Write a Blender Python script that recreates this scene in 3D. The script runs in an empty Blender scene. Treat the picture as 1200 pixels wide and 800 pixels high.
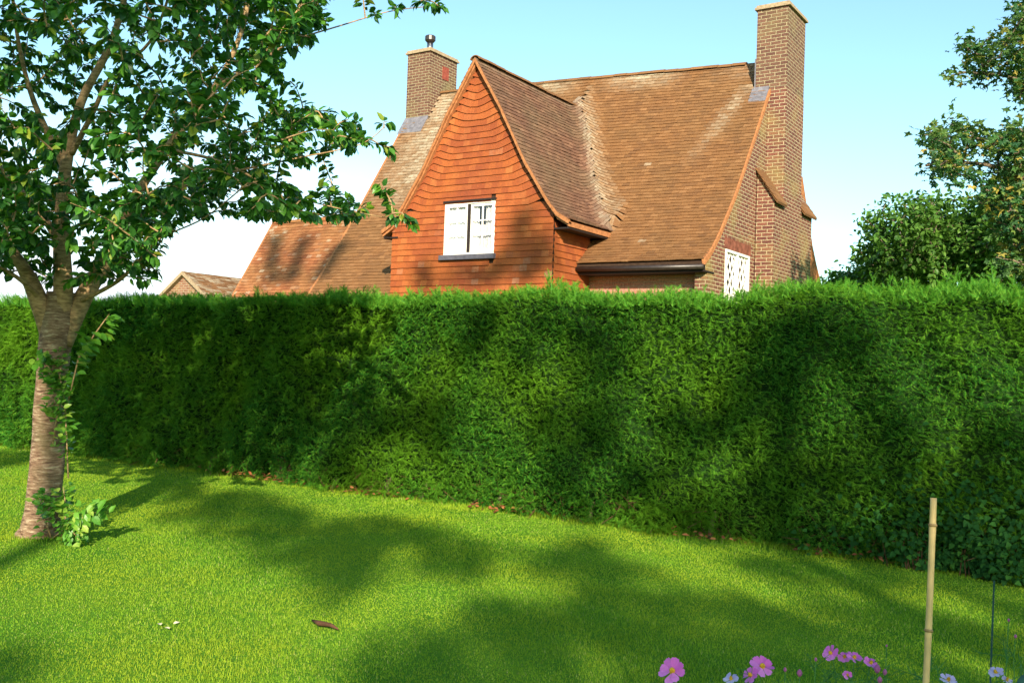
import bpy, bmesh, random
import numpy as np
from math import *
from mathutils import Vector, noise
random.seed(7); rng = np.random.default_rng(11)
SC = bpy.context.scene
COL = SC.collection
# ------------------------------------------------------------------ camera
F = 1150.; YAW = radians(33.3); PIT = radians(1.5); ROL = radians(2.0); EYE = np.array([0, 0, 1.6])
F0 = np.array([-sin(YAW), cos(YAW), 0]); R0 = np.array([cos(YAW), sin(YAW), 0]); ZZ = np.array([0, 0, 1.])
FW = F0*cos(PIT)+ZZ*sin(PIT); U0 = ZZ*cos(PIT)-F0*sin(PIT)
UC = cos(ROL)*U0-sin(ROL)*R0; RC = cos(ROL)*R0+sin(ROL)*U0
def at(x, y, z): return EYE+(FW+RC*(x-600)/F+UC*(400-y)/F)*z
def proj(P):
    q = np.asarray(P, float)-EYE; z = q@FW
    zz = np.where(np.abs(z) < 1e-3, 1e-3, z)
    return 600+F*(q@RC)/zz, 400-F*(q@UC)/zz, z
cam = bpy.data.cameras.new('camera'); co = bpy.data.objects.new('camera', cam); COL.objects.link(co)
from mathutils import Matrix
co.matrix_world = Matrix(((RC[0], UC[0], -FW[0], 0), (RC[1], UC[1], -FW[1], 0), (RC[2], UC[2], -FW[2], 1.6), (0, 0, 0, 1)))
cam.sensor_width = 36; cam.sensor_fit = 'HORIZONTAL'; cam.lens = 36*F/1200; cam.clip_start = .05; cam.clip_end = 3000
SC.camera = co
# ------------------------------------------------------------------ sky, sun, exposure
EL = radians(22); SUNH = np.array([.63, -.777, 0]); SUNH /= np.linalg.norm(SUNH)
SUN = SUNH*cos(EL)+ZZ*sin(EL)
w = bpy.data.worlds.new('World'); SC.world = w; w.use_nodes = True
nt = w.node_tree; bg = nt.nodes['Background']
sky = nt.nodes.new('ShaderNodeTexSky'); sky.sky_type = 'NISHITA'; sky.sun_disc = False
sky.sun_elevation = EL; sky.sun_rotation = atan2(SUNH[0], SUNH[1]); sky.air_density = 1.0; sky.dust_density = .6; sky.ozone_density = 1.2
SKY_TINT = (.92, 1.12, 1.04, 1)
mulc = nt.nodes.new('ShaderNodeMix'); mulc.data_type = 'RGBA'; mulc.blend_type = 'MULTIPLY'; mulc.inputs[0].default_value = 1
nt.links.new(sky.outputs[0], mulc.inputs[6]); mulc.inputs[7].default_value = SKY_TINT
tc = nt.nodes.new('ShaderNodeTexCoord'); mp = nt.nodes.new('ShaderNodeMapping'); mp.inputs['Scale'].default_value = (1, 1, 3.2)
nt.links.new(tc.outputs['Generated'], mp.inputs[0])
cn = nt.nodes.new('ShaderNodeTexNoise'); cn.inputs['Scale'].default_value = 2.2; cn.inputs['Detail'].default_value = 6; cn.inputs['Roughness'].default_value = .55
nt.links.new(mp.outputs[0], cn.inputs['Vector'])
sp = nt.nodes.new('ShaderNodeSeparateXYZ'); nt.links.new(tc.outputs['Generated'], sp.inputs[0])
low = nt.nodes.new('ShaderNodeMapRange'); low.inputs[1].default_value = .24; low.inputs[2].default_value = .06; low.inputs[3].default_value = 0; low.inputs[4].default_value = 1
nt.links.new(sp.outputs[2], low.inputs[0])
lef = nt.nodes.new('ShaderNodeMapRange'); lef.inputs[1].default_value = -.25; lef.inputs[2].default_value = -.85; lef.inputs[3].default_value = 0; lef.inputs[4].default_value = 1
nt.links.new(sp.outputs[0], lef.inputs[0])
m1 = nt.nodes.new('ShaderNodeMath'); m1.operation = 'MULTIPLY'; nt.links.new(low.outputs[0], m1.inputs[0]); nt.links.new(lef.outputs[0], m1.inputs[1])
cr = nt.nodes.new('ShaderNodeMapRange'); cr.inputs[1].default_value = .36; cr.inputs[2].default_value = .6
nt.links.new(cn.outputs[0], cr.inputs[0])
m2 = nt.nodes.new('ShaderNodeMath'); m2.operation = 'MULTIPLY'; m2.use_clamp = True; nt.links.new(m1.outputs[0], m2.inputs[0])
m3 = nt.nodes.new('ShaderNodeMath'); m3.operation = 'ADD'; nt.links.new(cr.outputs[0], m3.inputs[0]); m3.inputs[1].default_value = .55
nt.links.new(m3.outputs[0], m2.inputs[1])
mx = nt.nodes.new('ShaderNodeMix'); mx.data_type = 'RGBA'; nt.links.new(m2.outputs[0], mx.inputs[0])
nt.links.new(mulc.outputs[2], mx.inputs[6]); mx.inputs[7].default_value = (5.4, 5.8, 6.3, 1)
nt.links.new(mx.outputs[2], bg.inputs[0]); bg.inputs[1].default_value = .13
sl = bpy.data.lights.new('sun', 'SUN'); so = bpy.data.objects.new('sun', sl); COL.objects.link(so)
sl.energy = 5.0; sl.angle = radians(.5); sl.color = (1, .86, .66)
so.rotation_euler = Vector(SUN).to_track_quat('Z', 'Y').to_euler(); so.location = (10, -12, 20)
SC.view_settings.view_transform = 'Standard'; SC.view_settings.look = 'None'; SC.view_settings.gamma = 1
SC.view_settings.exposure = .95
SC.render.engine = 'CYCLES'
SC.cycles.max_bounces = 6; SC.cycles.transparent_max_bounces = 4
# ------------------------------------------------------------------ helpers
def tag(o, label=None, cat=None, group=None, kind=None):
    for k, v in (('label', label), ('category', cat), ('group', group), ('kind', kind)):
        if v: o[k] = v
    return o
def empty(name, loc=(0, 0, 0)):
    o = bpy.data.objects.new(name, None); COL.objects.link(o); o.location = loc; o.empty_display_size = .2; return o
def meshobj(name, V, Fs, m, parent=None, smooth=False, attrs=None):
    """V (n,3); Fs: list of arrays of equal-size faces, world coordinates"""
    V = np.asarray(V, np.float32)
    off = np.zeros(3)
    if parent is not None: off = np.array(parent['_w'])if '_w' in parent else np.array(parent.location)
    me = bpy.data.meshes.new(name)
    if not isinstance(Fs, list) or (len(Fs) and not isinstance(Fs[0], np.ndarray)):
        Fs2 = {}
        for f in Fs: Fs2.setdefault(len(f), []).append(f)
        Fs = [np.array(v, np.int32) for v in Fs2.values()]
    nl = sum(f.size for f in Fs); nf = sum(len(f) for f in Fs)
    me.vertices.add(len(V)); me.vertices.foreach_set('co', (V-off).astype(np.float32).ravel())
    me.loops.add(nl); me.loops.foreach_set('vertex_index', np.concatenate([f.ravel() for f in Fs]).astype(np.int32))
    me.polygons.add(nf)
    tot = np.concatenate([np.full(len(f), f.shape[1], np.int32) for f in Fs])
    st = np.concatenate([[0], np.cumsum(tot)[:-1]]).astype(np.int32)
    me.polygons.foreach_set('loop_start', st); me.polygons.foreach_set('loop_total', tot)
    me.polygons.foreach_set('use_smooth', np.full(nf, bool(smooth)))
    if attrs:
        for k, a in attrs.items():
            at_ = me.attributes.new(k, 'FLOAT', 'POINT'); at_.data.foreach_set('value', np.asarray(a, np.float32))
    me.update(); me.validate()
    me.materials.append(m)
    o = bpy.data.objects.new(name, me); COL.objects.link(o)
    if parent is not None: o.parent = parent
    return o
class MB:
    def __init__(s): s.v = []; s.f = []
    def add(s, V, Fc):
        n = len(s.v); s.v += [tuple(map(float, p)) for p in V]; s.f += [tuple(i+n for i in f) for f in Fc]; return s
    def box(s, lo, hi):
        x0, y0, z0 = lo; x1, y1, z1 = hi
        V = [(x0, y0, z0), (x1, y0, z0), (x1, y1, z0), (x0, y1, z0), (x0, y0, z1), (x1, y0, z1), (x1, y1, z1), (x0, y1, z1)]
        return s.add(V, [(0, 3, 2, 1), (4, 5, 6, 7), (0, 1, 5, 4), (1, 2, 6, 5), (2, 3, 7, 6), (3, 0, 4, 7)])
    def hexa(s, V): return s.add(V, [(0, 3, 2, 1), (4, 5, 6, 7), (0, 1, 5, 4), (1, 2, 6, 5), (2, 3, 7, 6), (3, 0, 4, 7)])
    def prism(s, poly, d):      # poly: 3D loop, d: extrusion vector
        n = len(poly); P = [np.array(p, float) for p in poly]; Q = [p+np.array(d, float) for p in P]
        return s.add(P+Q, [tuple(range(n))[::-1], tuple(range(n, 2*n))]+[(i, (i+1) % n, (i+1) % n+n, i+n) for i in range(n)])
    def tube(s, pts, rad, n=8, wob=0, cap=True):
        pts = [np.array(p, float) for p in pts]
        if np.isscalar(rad): rad = [rad]*len(pts)
        V = []; Fc = []; ref = None
        for i, p in enumerate(pts):
            t = pts[min(i+1, len(pts)-1)]-pts[max(i-1, 0)]; t = t/(np.linalg.norm(t)+1e-9)
            if ref is None: ref = np.array([1., 0, 0]) if abs(t[0]) < .8 else np.array([0, 1., 0])
            a = np.cross(t, ref); a /= np.linalg.norm(a)+1e-9; b = np.cross(t, a); ref = np.cross(a, t)
            for k in range(n):
                th = 2*pi*k/n; r = rad[i]*(1+(wob*noise.noise(Vector(p*3)+Vector((cos(th), sin(th), 0))) if wob else 0))
                V.append(p+a*cos(th)*r+b*sin(th)*r)
        for i in range(len(pts)-1):
            for k in range(n):
                Fc.append((i*n+k, i*n+(k+1) % n, (i+1)*n+(k+1) % n, (i+1)*n+k))
        if cap: Fc += [tuple(range(n)), tuple(range((len(pts)-1)*n, len(pts)*n))[::-1]]
        return s.add(V, Fc)
    def build(s, name, m, parent=None, smooth=False, fixn=True):
        o = meshobj(name, s.v, s.f, m, parent, smooth)
        if fixn:
            bm = bmesh.new(); bm.from_mesh(o.data); bmesh.ops.recalc_face_normals(bm, faces=bm.faces); bm.to_mesh(o.data); bm.free()
        return o
def instances(T, TF, pos, A, B, C, S, jit=None):
    """template verts T (k,3) in frame (A,B,C) scaled by S, at pos -> merged arrays"""
    n = len(pos); k = len(T)
    S = np.broadcast_to(np.asarray(S, float).reshape(-1, 1) if np.ndim(S) == 1 else np.full((1, 1), S), (n, 1)) if np.ndim(S) < 2 else S
    if S.shape[1] == 1: S = np.repeat(S, 3, 1)
    V = pos[:, None, :]+(T[None, :, 0:1]*S[:, None, 0:1])*A[:, None, :]+(T[None, :, 1:2]*S[:, None, 1:2])*B[:, None, :]+(T[None, :, 2:3]*S[:, None, 2:3])*C[:, None, :]
    Fc = (np.asarray(TF)[None]+(np.arange(n)*k)[:, None, None]).reshape(-1, np.asarray(TF).shape[1])
    return V.reshape(-1, 3), Fc
def norm(v): return v/(np.linalg.norm(v, axis=-1, keepdims=True)+1e-9)
def frames(D, N):
    A = norm(D); B = norm(np.cross(N, A)); C = np.cross(A, B); return A, B, C
# ------------------------------------------------------------------ materials
def nodes(name, rough=.8, spec=.3):
    m = bpy.data.materials.new(name); m.use_nodes = True; t = m.node_tree; b = t.nodes['Principled BSDF']
    b.inputs['Roughness'].default_value = rough; b.inputs['Specular IOR Level'].default_value = spec
    return m, t, b
def ramp(t, src, stops):
    r = t.nodes.new('ShaderNodeValToRGB'); e = r.color_ramp.elements
    while len(e) < len(stops): e.new(.5)
    for i, (p, c) in enumerate(stops): e[i].position = p; e[i].color = (*c, 1)
    t.links.new(src, r.inputs[0]); return r.outputs[0]
def tnoise(t, scale, detail=4, vec=None, rough=.5):
    n = t.nodes.new('ShaderNodeTexNoise'); n.inputs['Scale'].default_value = scale; n.inputs['Detail'].default_value = detail; n.inputs['Roughness'].default_value = rough
    if vec is None:
        g = t.nodes.new('ShaderNodeNewGeometry'); vec = g.outputs['Position']
    t.links.new(vec, n.inputs['Vector']); return n.outputs[0]
def scaled(t, s):
    g = t.nodes.new('ShaderNodeNewGeometry'); m = t.nodes.new('ShaderNodeMapping'); m.inputs['Scale'].default_value = s
    t.links.new(g.outputs['Position'], m.inputs[0]); return m.outputs[0]
def mix(t, fac, a, b, mode='MIX'):
    m = t.nodes.new('ShaderNodeMix'); m.data_type = 'RGBA'; m.blend_type = mode
    for i, v in ((0, fac), (6, a), (7, b)):
        if isinstance(v, (int, float)): m.inputs[i].default_value = v
        elif isinstance(v, tuple): m.inputs[i].default_value = (*v, 1)
        else: t.links.new(v, m.inputs[i])
    return m.outputs[2]
def math_(t, op, a, b=0., clamp=False):
    m = t.nodes.new('ShaderNodeMath'); m.operation = op; m.use_clamp = clamp
    for i, v in ((0, a), (1, b)):
        if isinstance(v, (int, float)): m.inputs[i].default_value = v
        else: t.links.new(v, m.inputs[i])
    return m.outputs[0]
def bump(t, b, h, dist, strength=1.):
    n = t.nodes.new('ShaderNodeBump'); n.inputs['Distance'].default_value = dist; n.inputs['Strength'].default_value = strength
    t.links.new(h, n.inputs['Height']); t.links.new(n.outputs[0], b.inputs['Normal'])
def island(t):
    g = t.nodes.new('ShaderNodeNewGeometry'); return g.outputs['Random Per Island']
def simple(name, c, rough=.7, spec=.3, var=.25, sc=12., metal=0):
    m, t, b = nodes(name, rough, spec)
    n = tnoise(t, sc, 5)
    c0 = tuple(x*(1-var) for x in c); c1 = tuple(min(1, x*(1+var)) for x in c)
    t.links.new(ramp(t, n, [(.3, c0), (.7, c1)]), b.inputs['Base Color']); b.inputs['Metallic'].default_value = metal
    bump(t, b, n, .004, .5)
    return m
def leafmat(name, stops, trans=.35, rough=.45, spec=.4, patch=None, psc=.7, tint=(1.1, 1.2, .45)):
    m, t, b = nodes(name, rough, spec)
    c = ramp(t, island(t), stops)
    if patch:
        n = tnoise(t, psc, 3); f = ramp(t, n, [(.42, (0, 0, 0)), (.62, (1, 1, 1))])
        c = mix(t, f, c, mix(t, .6, c, patch))
    t.links.new(c, b.inputs['Base Color'])
    if trans:
        tr = t.nodes.new('ShaderNodeBsdfTranslucent'); t.links.new(mix(t, 1., c, tint, 'MULTIPLY'), tr.inputs[0])
        ms = t.nodes.new('ShaderNodeMixShader'); ms.inputs[0].default_value = trans
        t.links.new(b.outputs[0], ms.inputs[1]); t.links.new(tr.outputs[0], ms.inputs[2])
        t.links.new(ms.outputs[0], t.nodes['Material Output'].inputs[0])
    return m
def tilemat(name, stops, lich=(.50, .45, .33), moss=(.16, .15, .05), mossamt=.5):
    m, t, b = nodes(name, .85, .2)
    c = ramp(t, island(t), stops)
    n = tnoise(t, 1.1, 5); c = mix(t, ramp(t, n, [(.4, (0, 0, 0)), (.75, (mossamt,)*3)]), c, moss)
    n2 = tnoise(t, 45, 4); c = mix(t, ramp(t, n2, [(.35, (.35,)*3), (.65, (0, 0, 0))]), c, (.05, .03, .02))
    a = t.nodes.new('ShaderNodeAttribute'); a.attribute_name = 'lichen'
    n3 = tnoise(t, 14, 5, rough=.7)
    f = math_(t, 'MULTIPLY', a.outputs['Fac'], ramp(t, n3, [(.35, (.25,)*3), (.55, (1, 1, 1))]), True)
    c = mix(t, f, c, lich)
    t.links.new(c, b.inputs['Base Color']); bump(t, b, n2, .006, .7); return m
def brickmat(name, c1, c2, mortar, stain=(.35, .3, .1), bw=.225, rh=.075):
    m, t, b = nodes(name, .9, .15)
    g = t.nodes.new('ShaderNodeNewGeometry'); s = t.nodes.new('ShaderNodeSeparateXYZ'); t.links.new(g.outputs['Position'], s.inputs[0])
    u = math_(t, 'ADD', s.outputs[0], s.outputs[1]); cb = t.nodes.new('ShaderNodeCombineXYZ'); t.links.new(u, cb.inputs[0]); t.links.new(s.outputs[2], cb.inputs[1])
    # a little waviness of the coursing
    wn = t.nodes.new('ShaderNodeTexNoise'); wn.inputs['Scale'].default_value = 9; t.links.new(g.outputs['Position'], wn.inputs['Vector'])
    vm = t.nodes.new('ShaderNodeVectorMath'); vm.operation = 'MULTIPLY_ADD'; t.links.new(wn.outputs['Color'], vm.inputs[0]); vm.inputs[1].default_value = (.012, .012, 0); t.links.new(cb.outputs[0], vm.inputs[2])
    br = t.nodes.new('ShaderNodeTexBrick'); t.links.new(vm.outputs[0], br.inputs['Vector'])
    for k, v in (('Scale', 1), ('Brick Width', bw), ('Row Height', rh), ('Mortar Size', .011), ('Mortar Smooth', .3), ('Bias', 0)): br.inputs[k].default_value = v
    br.offset = .5
    br.inputs['Color1'].default_value = (*c1, 1); br.inputs['Color2'].default_value = (*c2, 1); br.inputs['Mortar'].default_value = (*mortar, 1)
    n = tnoise(t, 30, 5); c = mix(t, ramp(t, n, [(.35, (.45,)*3), (.6, (0, 0, 0))]), br.outputs[0], (.04, .03, .03))
    n2 = tnoise(t, 1.3, 4); c = mix(t, ramp(t, n2, [(.5, (0, 0, 0)), (.75, (.5,)*3)]), c, stain)
    t.links.new(c, b.inputs['Base Color'])
    h = math_(t, 'SUBTRACT', math_(t, 'MULTIPLY', n, .5), br.outputs['Fac']); bump(t, b, h, .012); return m
M = {}
M['roof'] = tilemat('roof_tile', [(0, (.185, .088, .036)), (.25, (.22, .104, .040)), (.75, (.25, .118, .044)), (1, (.29, .145, .06))], moss=(.16, .105, .045), mossamt=.3)
M['roof_grey'] = tilemat('grey_roof_tile', [(0, (.14, .07, .045)), (.3, (.17, .085, .053)), (.75, (.20, .10, .06)), (1, (.26, .14, .085))], moss=(.16, .13, .07), mossamt=.5)  # darker, greyer tile tones than the main roof
M['hung'] = tilemat('hung_tile', [(0, (.32, .08, .022)), (.4, (.38, .10, .024)), (.8, (.42, .115, .028)), (1, (.46, .145, .04))], moss=(.22, .045, .022), mossamt=.75)
M['verge'] = simple('verge_mortar', (.36, .15, .06), .9, .2, .3, 18)
M['under'] = simple('roof_underlay', (.05, .03, .02), .9, .1)
M['brick'] = brickmat('chimney_brick', (.14, .05, .04), (.23, .09, .06), (.46, .37, .23))
M['brick_old'] = brickmat('weathered_chimney_brick', (.12, .055, .042), (.20, .10, .065), (.38, .31, .19), stain=(.24, .22, .09))
M['brick_pink'] = brickmat('pale_pink_brick', (.50, .20, .13), (.55, .26, .18), (.5, .33, .24))
M['brick_far'] = brickmat('outbuilding_brick', (.26, .11, .07), (.34, .17, .10), (.5, .4, .28))
M['coping'] = simple('chimney_cap', (.33, .25, .16), .9, .2, .3, 20)
M['lead'] = simple('lead_flashing', (.17, .16, .18), .5, .5, .3, 10)
M['dark'] = simple('dark_timber_and_shade', (.022, .014, .012), .6, .3)  # eave and head timbers; also the painted shade on the window mullion
M['gutter'] = simple('gutter_iron', (.03, .022, .02), .4, .5)
M['white'] = simple('white_paint', (.82, .80, .74), .45, .4, .05, 20)
M['curtain'] = simple('net_curtain', (.88, .87, .83), .9, .1, .03, 30)
M['drape'] = simple('drape_grey', (.50, .48, .47), .9, .1, .3, 30)
M['room'] = simple('dark_room', (.02, .018, .02), .9, .1)
M['metal'] = simple('flue_metal', (.35, .35, .36), .35, .6, .1, 20, 1)
M['redclay'] = simple('red_clay', (.45, .07, .05), .8, .2)
m, t, b = nodes('window_glass', .04, .6)
gl = t.nodes.new('ShaderNodeBsdfGlossy'); gl.inputs['Roughness'].default_value = .03; tp = t.nodes.new('ShaderNodeBsdfTransparent'); ms = t.nodes.new('ShaderNodeMixShader')
ms.inputs[0].default_value = .10; t.links.new(tp.outputs[0], ms.inputs[1]); t.links.new(gl.outputs[0], ms.inputs[2]); t.links.new(ms.outputs[0], t.nodes['Material Output'].inputs[0])
M['glass'] = m
# bark of the cherry: rings of lenticels
m, t, b = nodes('cherry_bark', .7, .3)
n1 = tnoise(t, 1, 5, scaled(t, (11, 11, 60)), .65); n2 = tnoise(t, 5, 4)
c = ramp(t, n1, [(.32, (.085, .042, .03)), (.45, (.22, .125, .075)), (.56, (.33, .21, .135)), (.68, (.60, .47, .32))])
c = mix(t, ramp(t, n2, [(.45, (0, 0, 0)), (.7, (.5,)*3)]), c, (.16, .14, .06))
t.links.new(c, b.inputs['Base Color']); bump(t, b, n1, .02); M['bark'] = m
m, t, b = nodes('rough_bark', .85, .2)
n1 = tnoise(t, 1, 5, scaled(t, (30, 30, 6)), .65); t.links.new(ramp(t, n1, [(.35, (.06, .045, .03)), (.65, (.26, .20, .13))]), b.inputs['Base Color']); bump(t, b, n1, .02); M['bark2'] = m
m, t, b = nodes('limb_bark', .8, .2)
n1 = tnoise(t, 1, 5, scaled(t, (14, 14, 40)), .6); t.links.new(ramp(t, n1, [(.35, (.18, .115, .055)), (.65, (.46, .31, .16))]), b.inputs['Base Color']); bump(t, b, n1, .012); M['limb'] = m
M['cherry'] = leafmat('cherry_leaf', [(0, (.022, .09, .02)), (.5, (.045, .17, .022)), (.9, (.10, .28, .025)), (1, (.26, .30, .03))], .35, .42, .45)
M['sprout'] = leafmat('young_leaf', [(0, (.06, .20, .02)), (.6, (.12, .32, .03)), (1, (.30, .42, .06))], .35, .4)
M['conifer'] = leafmat('conifer_spray', [(0, (.014, .085, .014)), (.4, (.030, .15, .016)), (.8, (.080, .27, .018)), (1, (.20, .36, .03))], .15, .7, .06, (.14, .30, .012), .8)
M['conifer_top'] = leafmat('conifer_shoot', [(0, (.05, .21, .02)), (.6, (.10, .31, .025)), (1, (.19, .38, .035))], .3, .6, .15)
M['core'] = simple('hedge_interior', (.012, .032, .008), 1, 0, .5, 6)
M['twig'] = simple('dry_twig', (.10, .05, .03), .9, .1, .4, 10)
M['deadleaf'] = leafmat('fallen_leaf', [(0, (.10, .035, .015)), (.6, (.24, .08, .03)), (1, (.40, .17, .06))], .1, .8, .2)
M['ivy'] = leafmat('ivy_leaf', [(0, (.010, .05, .010)), (.7, (.022, .09, .016)), (1, (.05, .15, .02))], .15, .7, .1)
M['maple'] = leafmat('autumn_maple_leaf', [(0, (.018, .075, .03)), (.6, (.045, .15, .035)), (.85, (.13, .21, .04)), (1, (.50, .36, .07))], .3, .5, .35, (.09, .16, .03), .8)
M['farleaf'] = leafmat('broadleaf', [(0, (.03, .10, .02)), (.5, (.065, .18, .025)), (1, (.14, .28, .04))], .3, .5, .3, (.09, .19, .025), .5)
M['shadeleaf'] = leafmat('tall_tree_leaf', [(0, (.025, .08, .015)), (1, (.06, .15, .02))], 0, .5)
M['grassblade'] = leafmat('grass_blade', [(0, (.125, .30, .018)), (.5, (.20, .37, .024)), (.9, (.27, .41, .03)), (1, (.40, .42, .14))], .35, .7, .1, (.34, .42, .025), 1.0, (1.15, 1.15, .5))
m, t, b = nodes('lawn_soil', .95, .05)
n1 = tnoise(t, 1.1, 5); n2 = tnoise(t, 60, 4)
c = ramp(t, n1, [(.35, (.08, .24, .016)), (.65, (.14, .30, .02))]); c = mix(t, ramp(t, n2, [(.4, (.4,)*3), (.6, (0, 0, 0))]), c, (.04, .07, .015))
t.links.new(c, b.inputs['Base Color']); bump(t, b, n2, .02); M['ground'] = m
M['bamboo'] = simple('bamboo_cane', (.62, .42, .17), .5, .4, .15, 25)
M['wire'] = simple('dark_wire', (.01, .05, .03), .4, .5)
M['stem'] = simple('green_stem', (.06, .19, .03), .6, .3)
M['feather'] = leafmat('feathery_leaf', [(0, (.03, .14, .03)), (1, (.07, .24, .04))], .2, .6)
def petmat(name, a, b_):
    m, t, b = nodes(name, .6, .2)
    c = ramp(t, island(t), [(0, a), (1, b_)])
    n = tnoise(t, 160, 3); c = mix(t, ramp(t, n, [(.4, (0, 0, 0)), (.7, (.25,)*3)]), c, tuple(x*.6 for x in a))
    t.links.new(c, b.inputs['Base Color'])
    tr = t.nodes.new('ShaderNodeBsdfTranslucent'); t.links.new(c, tr.inputs[0]); ms = t.nodes.new('ShaderNodeMixShader'); ms.inputs[0].default_value = .3
    t.links.new(b.outputs[0], ms.inputs[1]); t.links.new(tr.outputs[0], ms.inputs[2]); t.links.new(ms.outputs[0], t.nodes['Material Output'].inputs[0]); return m
M['petal'] = petmat('pink_petal', (.78, .15, .62), (.86, .30, .80))
M['petal_pale'] = petmat('pale_petal', (.62, .50, .85), (.75, .66, .95))
M['petal_bud'] = petmat('bud_petal', (.45, .10, .30), (.6, .2, .42))
M['disc'] = simple('yellow_disc', (.65, .38, .03), .8, .2, .3, 300)
M['blueleaf'] = leafmat('glaucous_leaf', [(0, (.03, .10, .06)), (1, (.05, .14, .08))], .1, .5)
# ------------------------------------------------------------------ ground
def hz(x, y): return 0.0
g = MB(); g.add([(-700, -700, 0), (700, -700, 0), (700, 900, 0), (-700, 900, 0)], [(0, 1, 2, 3)])
tag(g.build('ground', M['ground']), 'mown green lawn soil sheet running under the hedge', kind='structure')
# grass blades
N = 2200000
X = rng.uniform(-24, 3.6, N); Y = rng.uniform(.9, 9.35, N)
px, py, pz = proj(np.stack([X, Y, np.zeros(N)], 1))
ok = (pz > 1.5) & (px > -160) & (px < 1360) & (py < 960)
dist = np.sqrt(X*X+Y*Y); keep = rng.uniform(size=N) < np.clip((4.9/dist)**1.7*1.25, 0, 1)
ok &= keep; X = X[ok]; Y = Y[ok]; dist = dist[ok]; n = len(X)
sc = np.clip(dist/5.5, 1, 3.2)
h = rng.uniform(.007, .017, n)*(1+.25*np.sin(X*1.7+Y*2.3))*np.where(Y > 9.0, 1.9, 1); wd = .0023*sc*rng.uniform(.7, 1.3, n)
tx, ty = at(50, 628, 8.48)[:2]; h *= np.where(np.hypot(X-tx, Y-ty) < .30+.08*np.sin(X*23), 3.2, 1)*np.where(Y > 8.85+.06*np.sin(X*5), 1.8, 1)
th = rng.uniform(0, 2*pi, n); lean = rng.uniform(.0, .9, n)
P = np.stack([X, Y, np.zeros(n)], 1); side = np.stack([np.cos(th), np.sin(th), np.zeros(n)], 1)
ld = np.stack([-np.sin(th), np.cos(th), np.zeros(n)], 1)*(lean*h)[:, None]
V = np.stack([P-side*wd[:, None], P+side*wd[:, None], P+ld+np.array([0, 0, 1])*h[:, None]], 1).reshape(-1, 3)
go = meshobj('grass', V, [np.arange(3*n, dtype=np.int32).reshape(-1, 3)], M['grassblade'])
tag(go, 'short mown bright green grass blades of the lawn', 'grass', kind='stuff')
# ------------------------------------------------------------------ hedge
HY = 9.2; HX0, HX1 = -30., 4.2
def htop(x): return 2.38+.03*np.sin(x*1.9)+.03*np.sin(x*4.3+1)
def hface(x, z):   # y of the clipped face
    bottom = np.clip(1-z/.35, 0, 1)
    return HY-.25+.16*np.clip(z/2.4, 0, 1)+.07*np.sin(x*1.7+z*1.3)+.06*np.sin(x*3.9-z*3.1+2)+.035*np.sin(x*8.3+z*5.2)+.02*np.sin(x*17-z*13)+bottom*.12*np.sin(x*3.7)**2
hedge = empty('conifer_hedge', (-8, HY+.6, 0)); tag(hedge, 'tall clipped green conifer hedge running across the lawn in front of the cottage', 'hedge')
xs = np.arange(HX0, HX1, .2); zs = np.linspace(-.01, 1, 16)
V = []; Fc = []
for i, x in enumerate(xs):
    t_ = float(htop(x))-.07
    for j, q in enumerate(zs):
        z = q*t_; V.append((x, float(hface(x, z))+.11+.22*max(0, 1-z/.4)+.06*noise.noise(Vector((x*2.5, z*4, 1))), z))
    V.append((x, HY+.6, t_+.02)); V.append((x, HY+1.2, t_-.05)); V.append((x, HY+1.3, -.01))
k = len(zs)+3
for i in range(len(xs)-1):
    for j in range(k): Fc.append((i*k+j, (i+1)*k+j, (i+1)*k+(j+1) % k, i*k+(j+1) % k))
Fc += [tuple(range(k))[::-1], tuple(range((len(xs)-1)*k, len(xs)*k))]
meshobj('inner_growth', V, Fc, M['core'], hedge)
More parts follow.
